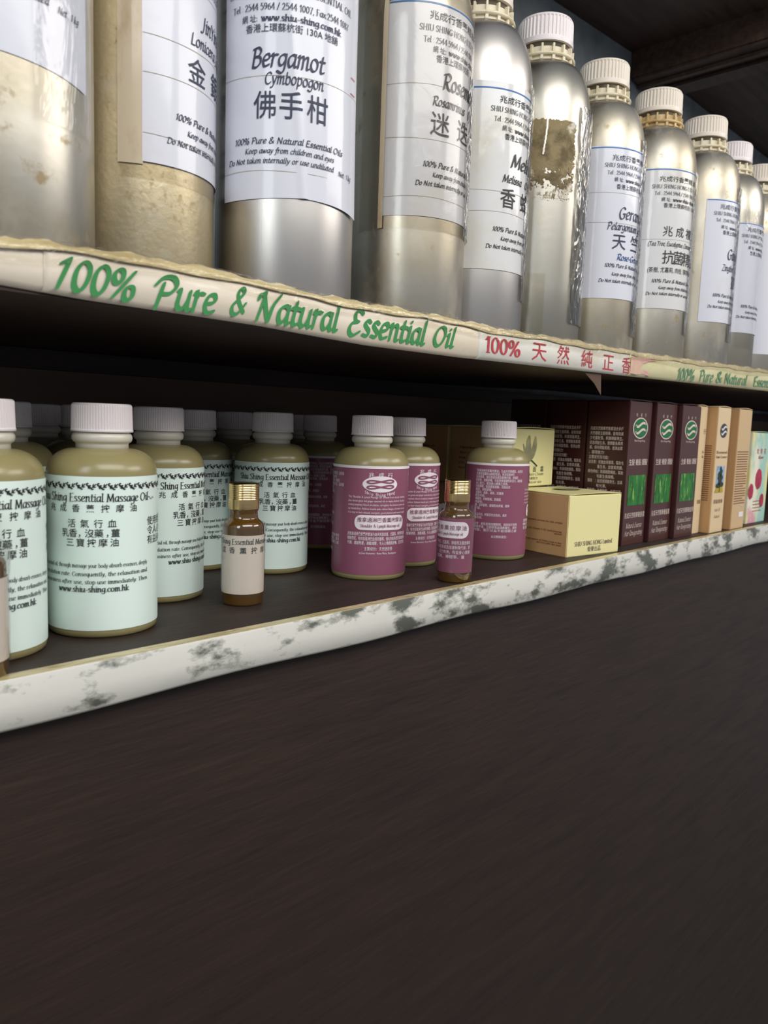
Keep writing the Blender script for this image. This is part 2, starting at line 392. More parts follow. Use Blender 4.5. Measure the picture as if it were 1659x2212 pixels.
class Ink:
    """collects flat lettering (u, v) in metres; bend onto a cylinder or lay on a face"""
    def __init__(s): s.p = []
    def add(s, V, F, big=False, lift=0.): s.p.append((np.array(V, float), F, big, lift))
    def text(s, body, u, v, h, sty='sans', w=None, align='c', bold=0., big=False, rot=0., lift=0., sx=1.):
        """h = cap height; (u,v) = anchor on the baseline; w = forced width"""
        if sty == 'sans':
            V, F = fonttext(body, bold)
            if not len(V): return
            V *= h/.73
        else:
            x = 0; V = np.zeros((0, 3)); F = []
            for ch in body:
                adv, gv, gf = glyph(ch, sty)
                o = len(V)
                if len(gv): V = np.r_[V, gv+[x, 0, 0]]
                F += [tuple(i+o for i in q) for q in gf]; x += adv
            V = V*[h/75., h/75., 1.]
        x0, x1 = V[:, 0].min(), V[:, 0].max()
        V[:, 0] -= x0; wd = x1-x0
        k = (w/wd) if w else sx
        V[:, 0] *= k; wd *= k
        if align == 'c': V[:, 0] -= wd/2
        elif align == 'r': V[:, 0] -= wd
        if rot:
            c, q = math.cos(rot), math.sin(rot); V = np.c_[V[:, 0]*c-V[:, 1]*q, V[:, 0]*q+V[:, 1]*c, V[:, 2:]]
        V = V+([u, v] if V.shape[1] == 2 else [u, v, 0])
        s.add(V, F, big, lift)
    def spread(s, chars, u0, u1, v, h, bold=0., big=False, lift=0.):
        n = len(chars)
        for i, ch in enumerate(chars):
            u = u0+(u1-u0)*(i/(n-1) if n > 1 else .5)
            s.text(ch, u, v-h*.40, h*.76, bold=bold, big=big, lift=lift)
    def stroke(s, P, a, b=None, th=0., smooth=True, big=False, lift=0., sub=5):
        Q = catmull([tuple(q) for q in P], sub) if smooth and len(P) > 2 else P
        K = 1e4
        V, F = sweep(np.array(Q)*K, a*K, (b or a)*K, th); s.add(V/K, F, big, lift)
    def poly(s, P, big=False, lift=0.):
        s.add(P, [tuple(range(len(P)))], big, lift)
    def ellipse(s, u, v, a, b, big=True, lift=0., n=40):
        t = np.arange(n)*2*math.pi/n; s.poly(np.c_[u+a*np.cos(t), v+b*np.sin(t)], big, lift)
    def rrect(s, u0, u1, v0, v1, r, big=True, lift=0.):
        P = []
        for cx, cy, a0 in ((u1-r, v1-r, 0), (u0+r, v1-r, 90), (u0+r, v0+r, 180), (u1-r, v0+r, 270)):
            for k in range(7):
                a = R_(a0+15*k); P.append((cx+r*math.cos(a), cy+r*math.sin(a)))
        s.poly(P, big, lift)
    def mesh(s, name, mapper, step=.0016):
        VV, FF = [], []
        o = 0
        for V, F, big, lift in s.p:
            if big:
                bm = bmesh.new()
                vs = [bm.verts.new((q[0], q[1], 0)) for q in V]
                for f in F:
                    try: bm.faces.new([vs[i] for i in f])
                    except ValueError: pass
                x0, x1 = V[:, 0].min(), V[:, 0].max()
                x = x0+step
                while x < x1:
                    bmesh.ops.bisect_plane(bm, geom=bm.verts[:]+bm.edges[:]+bm.faces[:], plane_co=(x, 0, 0), plane_no=(1, 0, 0)); x += step
                bmesh.ops.triangulate(bm, faces=[f for f in bm.faces if len(f.verts) > 4])
                bm.verts.index_update()
                V = np.array([(q.co.x, q.co.y) for q in bm.verts]); F = [tuple(q.index for q in f.verts) for f in bm.faces]
                bm.free()
            lf = lift+(V[:, 2] if V.shape[1] == 3 else 0.)+(len(VV) % 5)*4e-6
            VV.append(mapper(V[:, :2], lf)); FF += [tuple(i+o for i in f) for f in F]; o += len(V)
        if not VV: return None
        return mesh_from(name, np.concatenate(VV), FF)

def bend(R, prof=None, off=.00025, wob=None, zr=(0, 1)):
    def f(V, lift=0.):
        r = (np.array([prof(z) for z in V[:, 1]]) if prof else np.full(len(V), R))+off+lift
        a = V[:, 0]/R
        if wob: r = r+np.array([wob(q, (z-zr[0])/(zr[1]-zr[0]))[1] for q, z in zip(a, V[:, 1])])
        return np.c_[r*np.sin(a), -r*np.cos(a), V[:, 1]]
    return f
def flat_front(x0, y, z0, off=.0003):
    return lambda V, lift=0.: np.c_[x0+V[:, 0], np.full(len(V), y-off)-lift, z0+V[:, 1]]
def flat_left(x, y1, z0, off=.0003):        # left side, seen from -x: u runs from the back to the front
    return lambda V, lift=0.: np.c_[np.full(len(V), x-off)-lift, y1-V[:, 0], z0+V[:, 1]]
def flat_top(x0, y0, z, off=.0003):
    return lambda V, lift=0.: np.c_[x0+V[:, 0], y0+V[:, 1], np.full(len(V), z+off)+lift]

def patch(R, a0, a1, z0, z1, prof=None, off=.0003, na=48, nz=10, wob=None):
    """curved label sheet with a thin edge; angles in radians, 0 = front (-y)"""
    V, F = [], []
    for i in range(nz+1):
        z = z0+(z1-z0)*i/nz
        for k in range(na+1):
            a = a0+(a1-a0)*k/na
            zz = z+(wob(a, i/nz)[0] if wob else 0)
            r = (prof(zz) if prof else R)+off+(wob(a, i/nz)[1] if wob else 0)
            V.append((r*math.sin(a), -r*math.cos(a), zz))
    w = na+1
    for i in range(nz):
        for k in range(na):
            F.append((i*w+k, i*w+k+1, (i+1)*w+k+1, (i+1)*w+k))
    return V, F

def az_of(x, y): return math.atan2(x, y)

# ------------------------------------------------------------------ the shelving unit (built where it stands)
YF, YB = 0.350, 0.676
ZS, ZL, ZT = ZC+.071, ZC-.119, ZC+.625
XA, XB = -0.75, 2.35
def rise(x):                                  # the upper board is not quite level
    if x < .62: return 0.
    if x < .84: return (x-.62)/.22*.003
    return .003+(x-.84)/.22*.0055 if x < 1.06 else .0085
up_shelf = thing('wooden_shelf', 'dark brown upper shelf board carrying the aluminium bottles', 'shelf', (0, YF, ZS-.0205))
low_shelf = thing('wooden_shelf', 'dark brown lower shelf board carrying the oil bottles and cartons', 'shelf', (0, YF, ZL-.022))
top_shelf = thing('wooden_shelf', 'dark brown boards and cross beam above the aluminium bottles', 'shelf', (0, YF, ZT))
frame = thing('base_cabinet', 'dark brown base panel under the lower shelf', 'cabinet', (0, YF, 0))
def sub(name, me, m, par):                     # a part built in world coordinates
    me.transform(Matrix.Translation(-Vector(par.location))); return obj(name, me, m, par)
def board(name, zt, th, prof=None, m='wood_dark', y0=YF+.0042, xa=XA, xb=XB, par=None):
    xs = np.linspace(xa, xb, 60 if prof else 2)
    V, F = [], []
    for x in xs:
        dz = prof(x) if prof else 0
        V += [(x, y0, zt-th+dz), (x, YB, zt-th+dz), (x, YB, zt+dz), (x, y0, zt+dz)]
    n = len(xs)
    for i in range(n-1):
        for k in range(4):
            F.append((4*i+k, 4*i+(k+1) % 4, 4*i+4+(k+1) % 4, 4*i+4+k))
    F += [(0, 1, 2, 3), tuple(4*(n-1)+k for k in (3, 2, 1, 0))]
    return sub(name, mesh_from(name, V, F), m, par)
board('shelf_board', ZS, .0205, rise, 'wood_shelf', par=up_shelf)
board('shelf_board', ZL, .022, par=low_shelf)
board('top_board', ZT+.03, .03, xb=1.262, m='wood_brown', prof=lambda x: -.014*max(0, (1.26-x)/.3) if x > .4 else -.04, par=top_shelf)
board('top_board', ZT+.03, .03, xa=1.372, m='wood_brown', par=top_shelf)
me = bevel_box('beam', 1.262, 1.372, YF+.02, YB, ZT-.045, ZT+.03, .004)
sub('beam', me, 'wood_brown', top_shelf)
for x, w in ((1.285, .012), (1.315, .008)):
    sub('beam_moulding', bevel_box('beam_moulding', x, x+w, YF+.02, YB-.001, ZT-.051, ZT-.045, .002), 'wood_brown', top_shelf)
sub('base_panel', bevel_box('base_panel', XA, XB, YF+.012, YF+.03, 0, ZL-.0222, .002), 'wood_dark', frame)
for x in (XA, XB-.02): sub('base_side', bevel_box('base_side', x, x+.02, YF+.031, YB, 0, ZL-.0222, .001), 'wood_dark', frame)
sub('batten', bevel_box('batten', XA, XB, YB-.022, YB-.007, ZS-.0205-.016, ZS-.0207, .002), 'wood_dark', up_shelf)
for x in (XA-.021, XB+.001):
    tag(obj('side_panel', bevel_box('side_panel', x, x+.02, YF+.003, YB, .0, ZT+.06, .001), 'wood_dark'), 'dark brown upright at the %s end of the shelves' % ('left' if x < 0 else 'right'), 'panel')
# hanging end of old brown tape below the upper board
Fl = [(.6150, YF+.004, ZS-.0215), (.6440, YF+.004, ZS-.0215), (.6450, YF+.004, ZS-.030), (.6460, YF+.004, ZS-.0395), (.6330, YF+.004, ZS-.0300)]
V = [p for p in Fl]+[(p[0]+.0004, p[1]+.0006, p[2]) for p in Fl]
sub('loose_tape', mesh_from('loose_tape', V, [(0, 1, 2, 3, 4), (9, 8, 7, 6, 5)]+[(i, (i+1) % 5, 5+(i+1) % 5, 5+i) for i in range(5)]), 'tape_flap', up_shelf)
# the setting
def struct(name, me, m):
    o = obj(name, me, m); o['kind'] = 'structure'; return o
struct('wall_back', mesh_from('wall_back', *boxVF(XA-.6, XB+.6, YB+.001, YB+.06, 0, ZT+.9)), 'wall_slate')
tag(obj('back_board', bevel_box('back_board', XA, XB, YB-.006, YB, ZL+.0002, ZS-.0207, .001), 'wood_back'), 'dark brown back board behind the lower shelf, in shadow', 'panel')
struct('floor', mesh_from('floor', *boxVF(-3.2, 3.2, -3.2, YB+.06, -.05, 0)), 'floor_grey')

# ---- shelf edge strips
TOPZ = [(-.2, .0705), (.129, .0713), (.169, .0741), (.230, .0752), (.262, .0739), (.309, .0723), (.347, .0727), (.439, .0730), (.494, .0719), (.595, .0738), (.725, .0741), (.833, .0766), (1.059, .0825), (1.5, .083)]
BOTZ = [(-.2, .0525), (.129, .0524), (.169, .0510), (.230, .0506), (.262, .0503), (.309, .0486), (.347, .0474), (.439, .0476), (.494, .0485), (.595, .0498), (.725, .0515), (.833, .0531), (1.059, .0567), (1.5, .058)]
def ip(T, x): return float(np.interp(x, [t[0] for t in T], [t[1] for t in T]))
def strip(name, x0, x1, m, label, off=0., dz=0., base='upper', band=.0030):
    xs = np.arange(x0, x1+.0001, .004)
    V, F = [], []
    for x in xs:
        if base == 'upper':
            zb, zt = ZC+ip(BOTZ, x)+dz, ZC+ip(TOPZ, x)
        else:
            zb, zt = ZL-.0235+dz+.0008*math.sin(x*31), ZL+.0012
        j = .0006*math.sin(x*97+1)+.0004*math.sin(x*211)
        V += [(x, YF+.0028-off, zb), (x, YF-.0003-off, zb+.0022), (x, YF-off-.0004*math.sin(x*60), (zb+zt)/2), (x, YF-off, zt-band-.001), (x, YF+.0004-off, zt-band)]
    k = 5
    n = len(xs)
    for i in range(n-1):
        for q in range(k-1): F.append((i*k+q, (i+1)*k+q, (i+1)*k+q+1, i*k+q+1))
    b = len(V)
    V += [(x, y+.0012, z) for x, y, z in V]
    F += [tuple(b+i for i in reversed(f)) for f in F[:]]
    F += [(q, q+1, b+q+1, b+q) for q in range(k-1)]
    o = obj(name, mesh_from(name, V, F, True), m)
    tag(o, label, 'sign')
    return o
s0 = strip('shelf_strip', -.2, .149, 'strip_cream', 'blank cream strip at the left end of the upper shelf edge', off=-.0002)
s1 = strip('shelf_sign', .147, .459, 'strip_cream', 'cream shelf edge sign with large green brush script lettering', off=.0004)
s2 = strip('shelf_sign', .4565, .6885, 'strip_white', 'white shelf edge sign with red 100% and Chinese characters', off=.0008)
s3 = strip('shelf_sign', .6855, 1.5, 'strip_yellow', 'yellow stained shelf edge sign with faded green lettering and red bleed', off=.0012)
# folded yellowed tape along the upper edge of the board
xs = np.arange(-.2, 1.5, .003)
V, F = [], []
for i, x in enumerate(xs):
    zt = ZC+ip(TOPZ, x)
    j = .0007*math.sin(x*140)+.0005*math.sin(x*333+2)+.0007*random.random()
    V += [(x, YF-.0018, zt-.0042+.0007*math.sin(x*50)+.0004*math.sin(x*131)), (x, YF-.0022+.0004*random.random(), zt-.003), (x, YF-.0006, zt-.0006+j*.5), (x, YF+.004, zt+.0006+j), (x, YF+.0095, zt+.0002+j*.7), (x, YF+.0105, zt-.003)]
k = 6
for i in range(len(xs)-1):
    for q in range(k-1): F.append((i*k+q, (i+1)*k+q, (i+1)*k+q+1, i*k+q+1))
sub('edge_tape', mesh_from('edge_tape', V, F, True), 'tape_yellowed', up_shelf)
# crinkled clear film over the edge
V, F = [], []
xs = np.arange(-.2, 1.5, .0025)
for x in xs:
    zt, zb = ZC+ip(TOPZ, x), ZC+ip(BOTZ, x)
    e = lambda: random.uniform(-1, 1)*.0005
    V += [(x, YF-.0022, zt-.0085+.0012*math.sin(x*37)), (x, YF-.0024+e()*.4, zt-.0070), (x, YF-.0026+e()*.6, zt-.005), (x, YF-.003+e(), zt-.003+e()), (x, YF-.001+e(), zt+.0006+e()), (x, YF+.006+e(), zt+.0018+e())]
for i in range(len(xs)-1):
    for q in range(k-1): F.append((i*k+q, (i+1)*k+q, (i+1)*k+q+1, i*k+q+1))
sub('clear_film', mesh_from('clear_film', V, F, True), 'film_lip', up_shelf)

def strip_map(off):
    return lambda V, lift=0.: np.c_[V[:, 0], np.full(len(V), YF-off-.0006)-lift, ZC+V[:, 1]]
for wd, a, b, zb, h, rot in (('100%', .1515, .1905, .0535, .0135, -.03), ('Pure', .1990, .2358, .0522, .0146, 0), ('&', .2430, .2540, .0538, .0140, 0), ('Natural', .2592, .3220, .0525, .0150, 0), ('Essential', .3272, .4008, .0520, .0150, 0), ('Oil', .4064, .4312, .0530, .0132, 0)):
    ink = Ink(); ink.text(wd, (a+b)/2, zb, h, 'brush', w=b-a, rot=rot)
    obj('lettering', ink.mesh('lettering', strip_map(.0004)), 'ink_green', s1)
ink = Ink(); ink.text('100%', .4862, .0535, .0112, 'roman', w=.045)
obj('lettering', ink.mesh('lettering', strip_map(.0008)), 'ink_red', s2)
for i, c in enumerate('天然純正香'):
    ink = Ink(); ink.text(c, (.5350, .5705, .6090, .6460, .6800)[i], .0540, .0118, w=(.0205, .0185, .018, .0195, .0165)[i])
    obj('lettering', ink.mesh('lettering', strip_map(.0008)), 'ink_red', s2)
for wd, a, b, zb in (('100%', .7905, .8320, .0545), ('Pure', .8450, .8830, .0562), ('&', .8900, .9080, .0575), ('Natural', .9150, .9860, .0583), ('Essential', 1.0070, 1.0900, .0605)):
    ink = Ink(); ink.text(wd, (a+b)/2, zb, .0118, 'italicbold', w=b-a, rot=.02)
    obj('lettering', ink.mesh('lettering', strip_map(.0014)), 'ink_green_faded', s3)
V = [(.6868, .0535), (.700, .053), (.712, .0545), (.728, .0530), (.722, .057), (.708, .059), (.712, .064), (.725, .067), (.742, .0688), (.726, .0692), (.70, .0692), (.6868, .0685)]
i2 = Ink(); i2.poly(V)
obj('red_stain', i2.mesh('red_stain', strip_map(.0013)), 'red_bleed', s3)
s4 = strip('shelf_strip', -.6, 2.2, 'strip_dirty', 'dirty white strip on the edge of the lower shelf', base='lower', band=.0008)
sub('edge_tape', mesh_from('edge_tape', *boxVF(-.6, 2.2, YF+.0005, YF+.007, ZL+.0001, ZL+.0008)), 'tape_yellowed', low_shelf)

# ------------------------------------------------------------------ tall aluminium bottles
RB = .043
def bprof(z):
    if z <= .190: return RB
    t = min(1, (z-.190)/.0505)
    return .0235+(RB-.0235)*math.sqrt(max(0, 1-t*t))
pr = [(.030, .0), (.0405, .0), (.0424, .0008), (RB, .003), (RB, .05), (RB, .10), (RB, .15), (RB, .185)]
pr += [(bprof(z), z) for z in np.linspace(.190, .2395, 14)] + [(.0215, .2400), (.0215, .262), (.012, .262)]
bV, bF = lathe(pr, 96)
ALU = {}
def alu_mesh(m):
    if m not in ALU:
        me = mesh_from('bottle_body', bV, bF, True); me.materials.append(M[m]); ALU[m] = me
    return ALU[m]
NR = 44
def crib(lo):
    return lambda k, i: (1.0 if (k % 4) in (0, 1) or i in lo else .962)
cp = [(.0232, .2565), (.0243, .2565), (.0244, .2580), (.0244, .2606), (.0241, .2610), (.0238, .2762), (.0236, .2772), (.0226, .2790), (.0205, .2797), (.004, .2799)]
cV, cF = lathe(cp, NR*4, crib((0, 1, 2, 3, 6, 7, 8, 9)))
CAPM = {}
for m in ('cap_white', 'cap_ivory'):
    CAPM[m] = mesh_from('ribbed_cap', cV, cF); CAPM[m].materials.append(M[m])
# tamper collar: flange ring, upright vanes above, pegs below
fl = [(.0225, .2440), (.0262, .2440), (.0268, .2448), (.0268, .2456), (.0262, .2464), (.0225, .2466)]
parts = [lathe(fl, 64), lathe([(.0222, .2400), (.0238, .2400), (.0238, .2440), (.0222, .2440)], 48), lathe([(.0218, .2464), (.0226, .2464), (.0226, .2520), (.0218, .2520)], 48)]
for k in range(16):
    a = 2*math.pi*k/16; c, s = math.cos(a), math.sin(a)
    for r0, r1, z0, z1, w in ((.0222, .0254, .2464, .2535, .0008), (.0234, .0258, .2406, .2442, .0012)):
        v, f = boxVF(r0, r1, -w, w, z0, z1)
        parts.append(([(x*c-y*s, x*s+y*c, z) for x, y, z in v], f))
kV, kF = join(parts)
COLM = {}
for m in ('collar_ivory', 'collar_yellowed'):
    COLM[m] = mesh_from('collar', kV, kF); COLM[m].materials.append(M[m])

def header(ink, t, h=1.0, tel_only=False):
    """company lines; t = heights of the lines"""
    ink.text('兆成行香薰精油專門店', 0, t[0], .0042, w=.066, bold=.004)
    ink.text('SHIU SHING HONG LTD. ESSENTIAL OIL', 0, t[1], .0036, 'roman', w=.080)
    ink.text('Tel : 2544 5964 / 2544 1007, Fax:2544 1087', 0, t[2], .0034, 'roman', w=.074)
    ink.text('網 址:', -.030, t[3], .0032, align='l', bold=.004, w=.0095)
    ink.text('www.shiu-shing.com.hk', -.0185, t[3], .0034, 'romanbold', w=.049, align='l')
    ink.text('香港上環蘇杭街 130A 地舖', 0, t[4], .0036, w=.055, bold=.004)
def footer(ink, t, old=True):
    st = 'italicbold' if old else 'italic'
    ink.text('100% Pure & Natural Essential Oils', 0, t[0], .0033, st, w=.068)
    ink.text('Keep away from children and eyes', 0, t[1], .0029, st, w=.054)
    ink.text('Do Not taken internally or use undiluted', -.006, t[2], .0029, st, w=.066)
    ink.text('Net : 1 kg', .037, t[2]-.001, .0029, st, w=.0125)

def alu_bottle(label, x, y, z, rz, alu, cap='cap_white', collar='collar_ivory', zs=1.0, tilt=0., capturn=0.):
    t = thing('metal_bottle', label, 'bottle', (x, y, z), rz, 'aluminium bottles on the upper shelf')
    t.scale = (1, 1, zs)
    obj('bottle_body', alu_mesh(alu), None, t)
    c = obj('cap', CAPM[cap], None, t); c.rotation_euler = (0, 0, capturn)
    c = obj('collar', COLM[collar], None, t); c.rotation_euler = (0, 0, capturn*1.7)
    return t
def label_on(t, a0, a1, z0, z1, m='paper_white', off=.0004, wob=None, line=None, seams=()):
    V, F = patch(RB, a0, a1, z0, z1, bprof, off, na=120, nz=24, wob=wob)
    lb = obj('label', mesh_from('label', V, F, True), m, t)
    if line:
        i = Ink(); i.stroke([(RB*a0+.001, line), (RB*a1-.001, line)], .0005, .0005, smooth=False, big=True)
        obj('border_line', i.mesh('border_line', bend(RB, bprof, off+.0002)), 'ink_blue_line', lb)
    if seams:
        i = Ink()
        for z in seams: i.stroke([(RB*a0+.0005, z), (RB*a0*.5, z+.0006*math.sin(z*900)), (0, z), (RB*a1, z+.0004)], .00013, .00013, big=False, sub=24)
        obj('tape_seam', i.mesh('tape_seam', bend(RB, bprof, off+.0002)), 'seam', lb)
    return lb
def letter_on(lb, ink, m, off=.0007, wob=None, zr=(0, 1)):
    return obj('lettering', ink.mesh('lettering', bend(RB, bprof, off, wob, zr)), m, lb)
def tape_on(t, a0, a1, z0, z1, m='film_tape', off=.0010, amp=0.):
    rnd = random.Random(int(z0*1e5)+int(a1*100))
    V, F = patch(RB, a0, a1, z0, z1, bprof, off, na=40, nz=44)
    if amp:
        V = [(v[0]*(1+amp*rnd.random()), v[1]*(1+amp*rnd.random()), v[2]) for v in V]
    return obj('clear_tape', mesh_from('clear_tape', V, F, True), m, t)
def place(px, py, beta): return -az_of(px, py)+R_(beta)

# 0: leftmost, cut by the frame
x, y = .148, .402
t = alu_bottle('leftmost aluminium bottle, cut by the picture edge, with the end of a white label', x, y, ZS, place(x, y, -6), 'alu_mid', capturn=.3)
lb = label_on(t, -1.25, 1.15, .078, .20, 'paper_white', wob=lambda a, f: (-.004*(a-.3)*(1-f), .0))
ink = Ink(); ink.text('玉蘭', 0, .1500, .013, w=.034, bold=.004, big=True); ink.text('蘭', .022, .1500, .013, bold=.004, big=True)
ink.p = [ink.p[1]]
footer(ink, (.1175, .1105, .1030), True)
letter_on(lb, ink, 'ink_navy')
tape_on(t, .45, 1.25, .055, .16, 'film_soft', amp=.004)
# 1: yellowed, Jin Yin
x, y = .235, .430
t = alu_bottle('yellowed speckled aluminium bottle with a label reading JinYin, left of the Bergamot bottle', x, y, ZS, place(x, y, 72), 'alu_dirty', cap='cap_ivory', capturn=.7)
tape_on(t, -1.45, 1.5, .052, .21, 'film_tape', .0006)
lb = label_on(t, -1.20, 1.20, .0605, .20, 'paper_white', off=.0009, seams=(.075, .105, .124, .155))
obj('tape_band', mesh_from('tape_band', *patch(RB, -1.48, -1.19, .0590, .215, bprof, .0008), True), 'dirty_band', t)
ink = Ink(); header(ink, (.1850, .1785, .1715, .1650, .1580))
ink.text('JinYinHua', 0, .1365, .0075, 'italic', w=.036, big=False)
ink.text('Lonicera Japonica', 0, .1265, .0060, 'italic', w=.050)
for i, c in enumerate('金銀花'): ink.text(c, (-.020, 0, .020)[i], .1080, .0105, bold=.004, big=True)
footer(ink, (.0850, .0785, .0720)); letter_on(lb, ink, 'ink_navy', .0012)
# 2: Bergamot
x, y = .322, .404
t = alu_bottle('shiny aluminium bottle with a creased white label reading Bergamot', x, y, ZS, place(x, y, 4), 'alu_clean', capturn=.2)
def wobb(a, f):
    w = .0008*math.exp(-((a+.12-.30*(1-f))/.06)**2)*(1-.6*f)
    return (.0010*math.sin(a*2.2)*(1-f) - .003*max(0, a-.2)*(1-f), w+.0012*max(0, a-.3)*(1-f)**3)
lb = label_on(t, -1.02, 1.22, .0560, .200, 'paper_white', off=.0006, wob=wobb, seams=(.0705, .1225))
ink = Ink(); header(ink, (.1760, .1660, .1575, .1515, .1460))
ink.text('Bergamot', -.002, .1270, .0102, 'italic', w=.043, big=False)
ink.text('Cymbopogon', .0015, .1178, .0062, 'italic', w=.034)
for i, c in enumerate('佛手柑'): ink.text(c, (-.0155, -.0005, .0150)[i], .1005, .0118, bold=.004, big=True, w=.0130)
footer(ink, (.0855, .0802, .0748), False); letter_on(lb, ink, 'ink_navy', .0010, wobb, (.056, .200))
i2 = Ink(); i2.stroke([(.0415, .1335), (.0475, .1335)], .00025, smooth=False); i2.stroke([(.0415, .1245), (.0475, .1245)], .00025, smooth=False)
obj('price_mark', i2.mesh('price_mark', bend(RB, bprof, .0011)), 'ink_red', lb)
# 3: Rosemary
x, y = .440, .408
t = alu_bottle('tape-covered aluminium bottle with a label reading Rosemary, right of the Bergamot bottle', x, y, ZS+.001, place(x, y, 58), 'alu_mid', zs=1.045, capturn=.5)
tape_on(t, -1.95, 1.1, .0590, .2080, 'film_tape', .0012)
lb = label_on(t, -1.42, 1.25, .0670, .2000, 'paper_white', off=.0005, line=.1990, seams=(.0790, .1160, .1490))
obj('tape_band', mesh_from('tape_band', *patch(RB, -1.49, -1.41, .0590, .2070, bprof, .0014), True), 'dirty_band', t)
ink = Ink(); header(ink, (.1895, .1820, .1750, .1695, .1640))
ink.text('Rosemary', 0, .1480, .0098, 'italicbold', w=.044)
ink.text('Rosamrinus   Officinalis', .002, .1370, .0056, 'italicbold', w=.062)
for i, c in enumerate('迷迭香'): ink.text(c, (-.0225, .0, .0225)[i], .1200, .0115, bold=.004, big=True)
footer(ink, (.0985, .0925, .0865)); letter_on(lb, ink, 'ink_black', .0009)
tape_on(t, .12, .66, .060, .165, 'film_wrinkled', .0016, amp=.010)
# 4: Melissa
x, y = .526, .414
t = alu_bottle('silvery aluminium bottle with a label reading Melissa, behind the Rosemary bottle', x, y, ZS, place(x, y, 66), 'alu_clean', cap='cap_ivory', capturn=.1)
lb = label_on(t, -1.32, 1.2, .0500, .1880, 'paper_cream', off=.0005, line=.1830, seams=(.1090, .0930))
ink = Ink(); header(ink, (.1735, .1665, .1595, .1535, .1475))
ink.text('Melissa', 0, .1280, .0098, 'italicbold', w=.042)
ink.text('Melissa   Officinalis', .0, .1160, .0056, 'italicbold', w=.056)
for i, c in enumerate('香蜂草'): ink.text(c, (-.0215, .0, .0215)[i], .0985, .0115, bold=.004, big=True)
footer(ink, (.0790, .0725, .0660)); letter_on(lb, ink, 'ink_black', .0009)
tape_on(t, .0, .5, .03, .195, 'film_wrinkled', .0014, amp=.010)
# 5: bare with glue residue
x, y = .614, .412
t = alu_bottle('bare aluminium bottle with a brown patch of torn label glue', x, y, ZS, place(x, y, 20), 'alu_grey', capturn=.9)
from mathutils import noise as mn
V, F = patch(RB, -.60, .46, .118, .188, bprof, .0004, na=120, nz=150)
keep = []
for f in F:
    c = np.mean([V[i] for i in f], axis=0); a = math.atan2(c[0], -c[1]); fz = (c[2]-.118)/.070
    q = Vector((a*RB*1000, c[2]*1000, 3.))
    n1 = mn.fractal(q*.12, .9, 2., 3); n2 = mn.fractal(q*.55+Vector((9, 2, 1)), .9, 2., 2)
    edge = .045*n2+.03*n1
    if abs(a+.07)-.53 > -.06+edge*1.2 or fz > .955+edge*.3 or fz < .03-edge: continue
    bare = .62*n1+.38*n2+(.55-fz)*.95
    if fz > .5: bare -= .12
    if abs(a+.26+.04*math.sin(fz*5)) < .018 and fz > .55: bare = 1
    if bare > .43: continue
    keep.append(f)
obj('glue_residue', mesh_from('glue_residue', V, keep, True), 'glue_residue', t)
tape_on(t, .50, 1.35, .02, .200, 'film_wrinkled', .0014, amp=.014)
tape_on(t, -1.2, -.1, .0, .06, 'film_tape', .0009)
# 6: Geranium
x, y = .724, .415
t = alu_bottle('aluminium bottle wrapped in clear film with a label reading Geranium', x, y, ZS+rise(x), place(x, y, 60), 'alu_mid', cap='cap_ivory', capturn=.4)
lb = label_on(t, -1.32, 1.25, .0530, .1920, 'paper_white', off=.0005, line=.1905, seams=(.1500, .1230))
ink = Ink(); header(ink, (.1795, .1730, .1665, .1605, .1540))
letter_on(lb, ink, 'ink_navy', .0009)
ink = Ink(); ink.text('Geranium', 0, .1270, .0105, 'italic', w=.046)
ink.text('Pelargonium graveolens', 0, .1165, .0066, 'italicbold', w=.068)
for i, c in enumerate('天竺葵'): ink.text(c, (-.0210, .0, .0210)[i], .1000, .0115, bold=.004, big=True)
letter_on(lb, ink, 'ink_navy', .0009)
ink = Ink(); ink.text('Rose-Geranium', .0, .0890, .0056, 'italicbold', w=.045); letter_on(lb, ink, 'ink_blue', .0009)
ink = Ink(); footer(ink, (.0820, .0745, .0680)); letter_on(lb, ink, 'ink_navy', .0009)
tape_on(t, .05, .70, .02, .205, 'film_wrinkled', .0014, amp=.012)
# 7: antibacterial blend
x, y = .818, .403
t = alu_bottle('aluminium bottle with a brown-stained collar and a label of Chinese lettering about tea tree', x, y, ZS+rise(x)-.001, place(x, y, 52), 'alu_mid', cap='cap_ivory', collar='collar_yellowed', capturn=.15)
lb = label_on(t, -1.55, 1.25, .0540, .1930, 'paper_cream', off=.0005, line=.1915, seams=(.1235,))
ink = Ink(); header(ink, (.1800, .1730, .1665, .1605, .1545))
for i, c in enumerate('兆成複方'): ink.text(c, (-.021, -.007, .007, .021)[i], .1270, .0080, bold=.004, big=True)
ink.text('(Tea Tree, Eucalyptus, Cinnamon, Peppermint)', 0, .1165, .0042, 'italicbold', w=.080)
for i, c in enumerate('抗菌精油'): ink.text(c, (-.0185, -.0062, .0062, .0185)[i], .1000, .0105, bold=.004, big=True)
ink.text('(茶樹, 尤嘉莉, 肉桂, 薄荷等純天然精油)', 0, .0905, .0042, w=.078, bold=.004)
footer(ink, (.0800, .0735, .0675)); letter_on(lb, ink, 'ink_black', .0009)
tape_on(t, .25, .70, .03, .195, 'film_wrinkled', .0014, amp=.003)
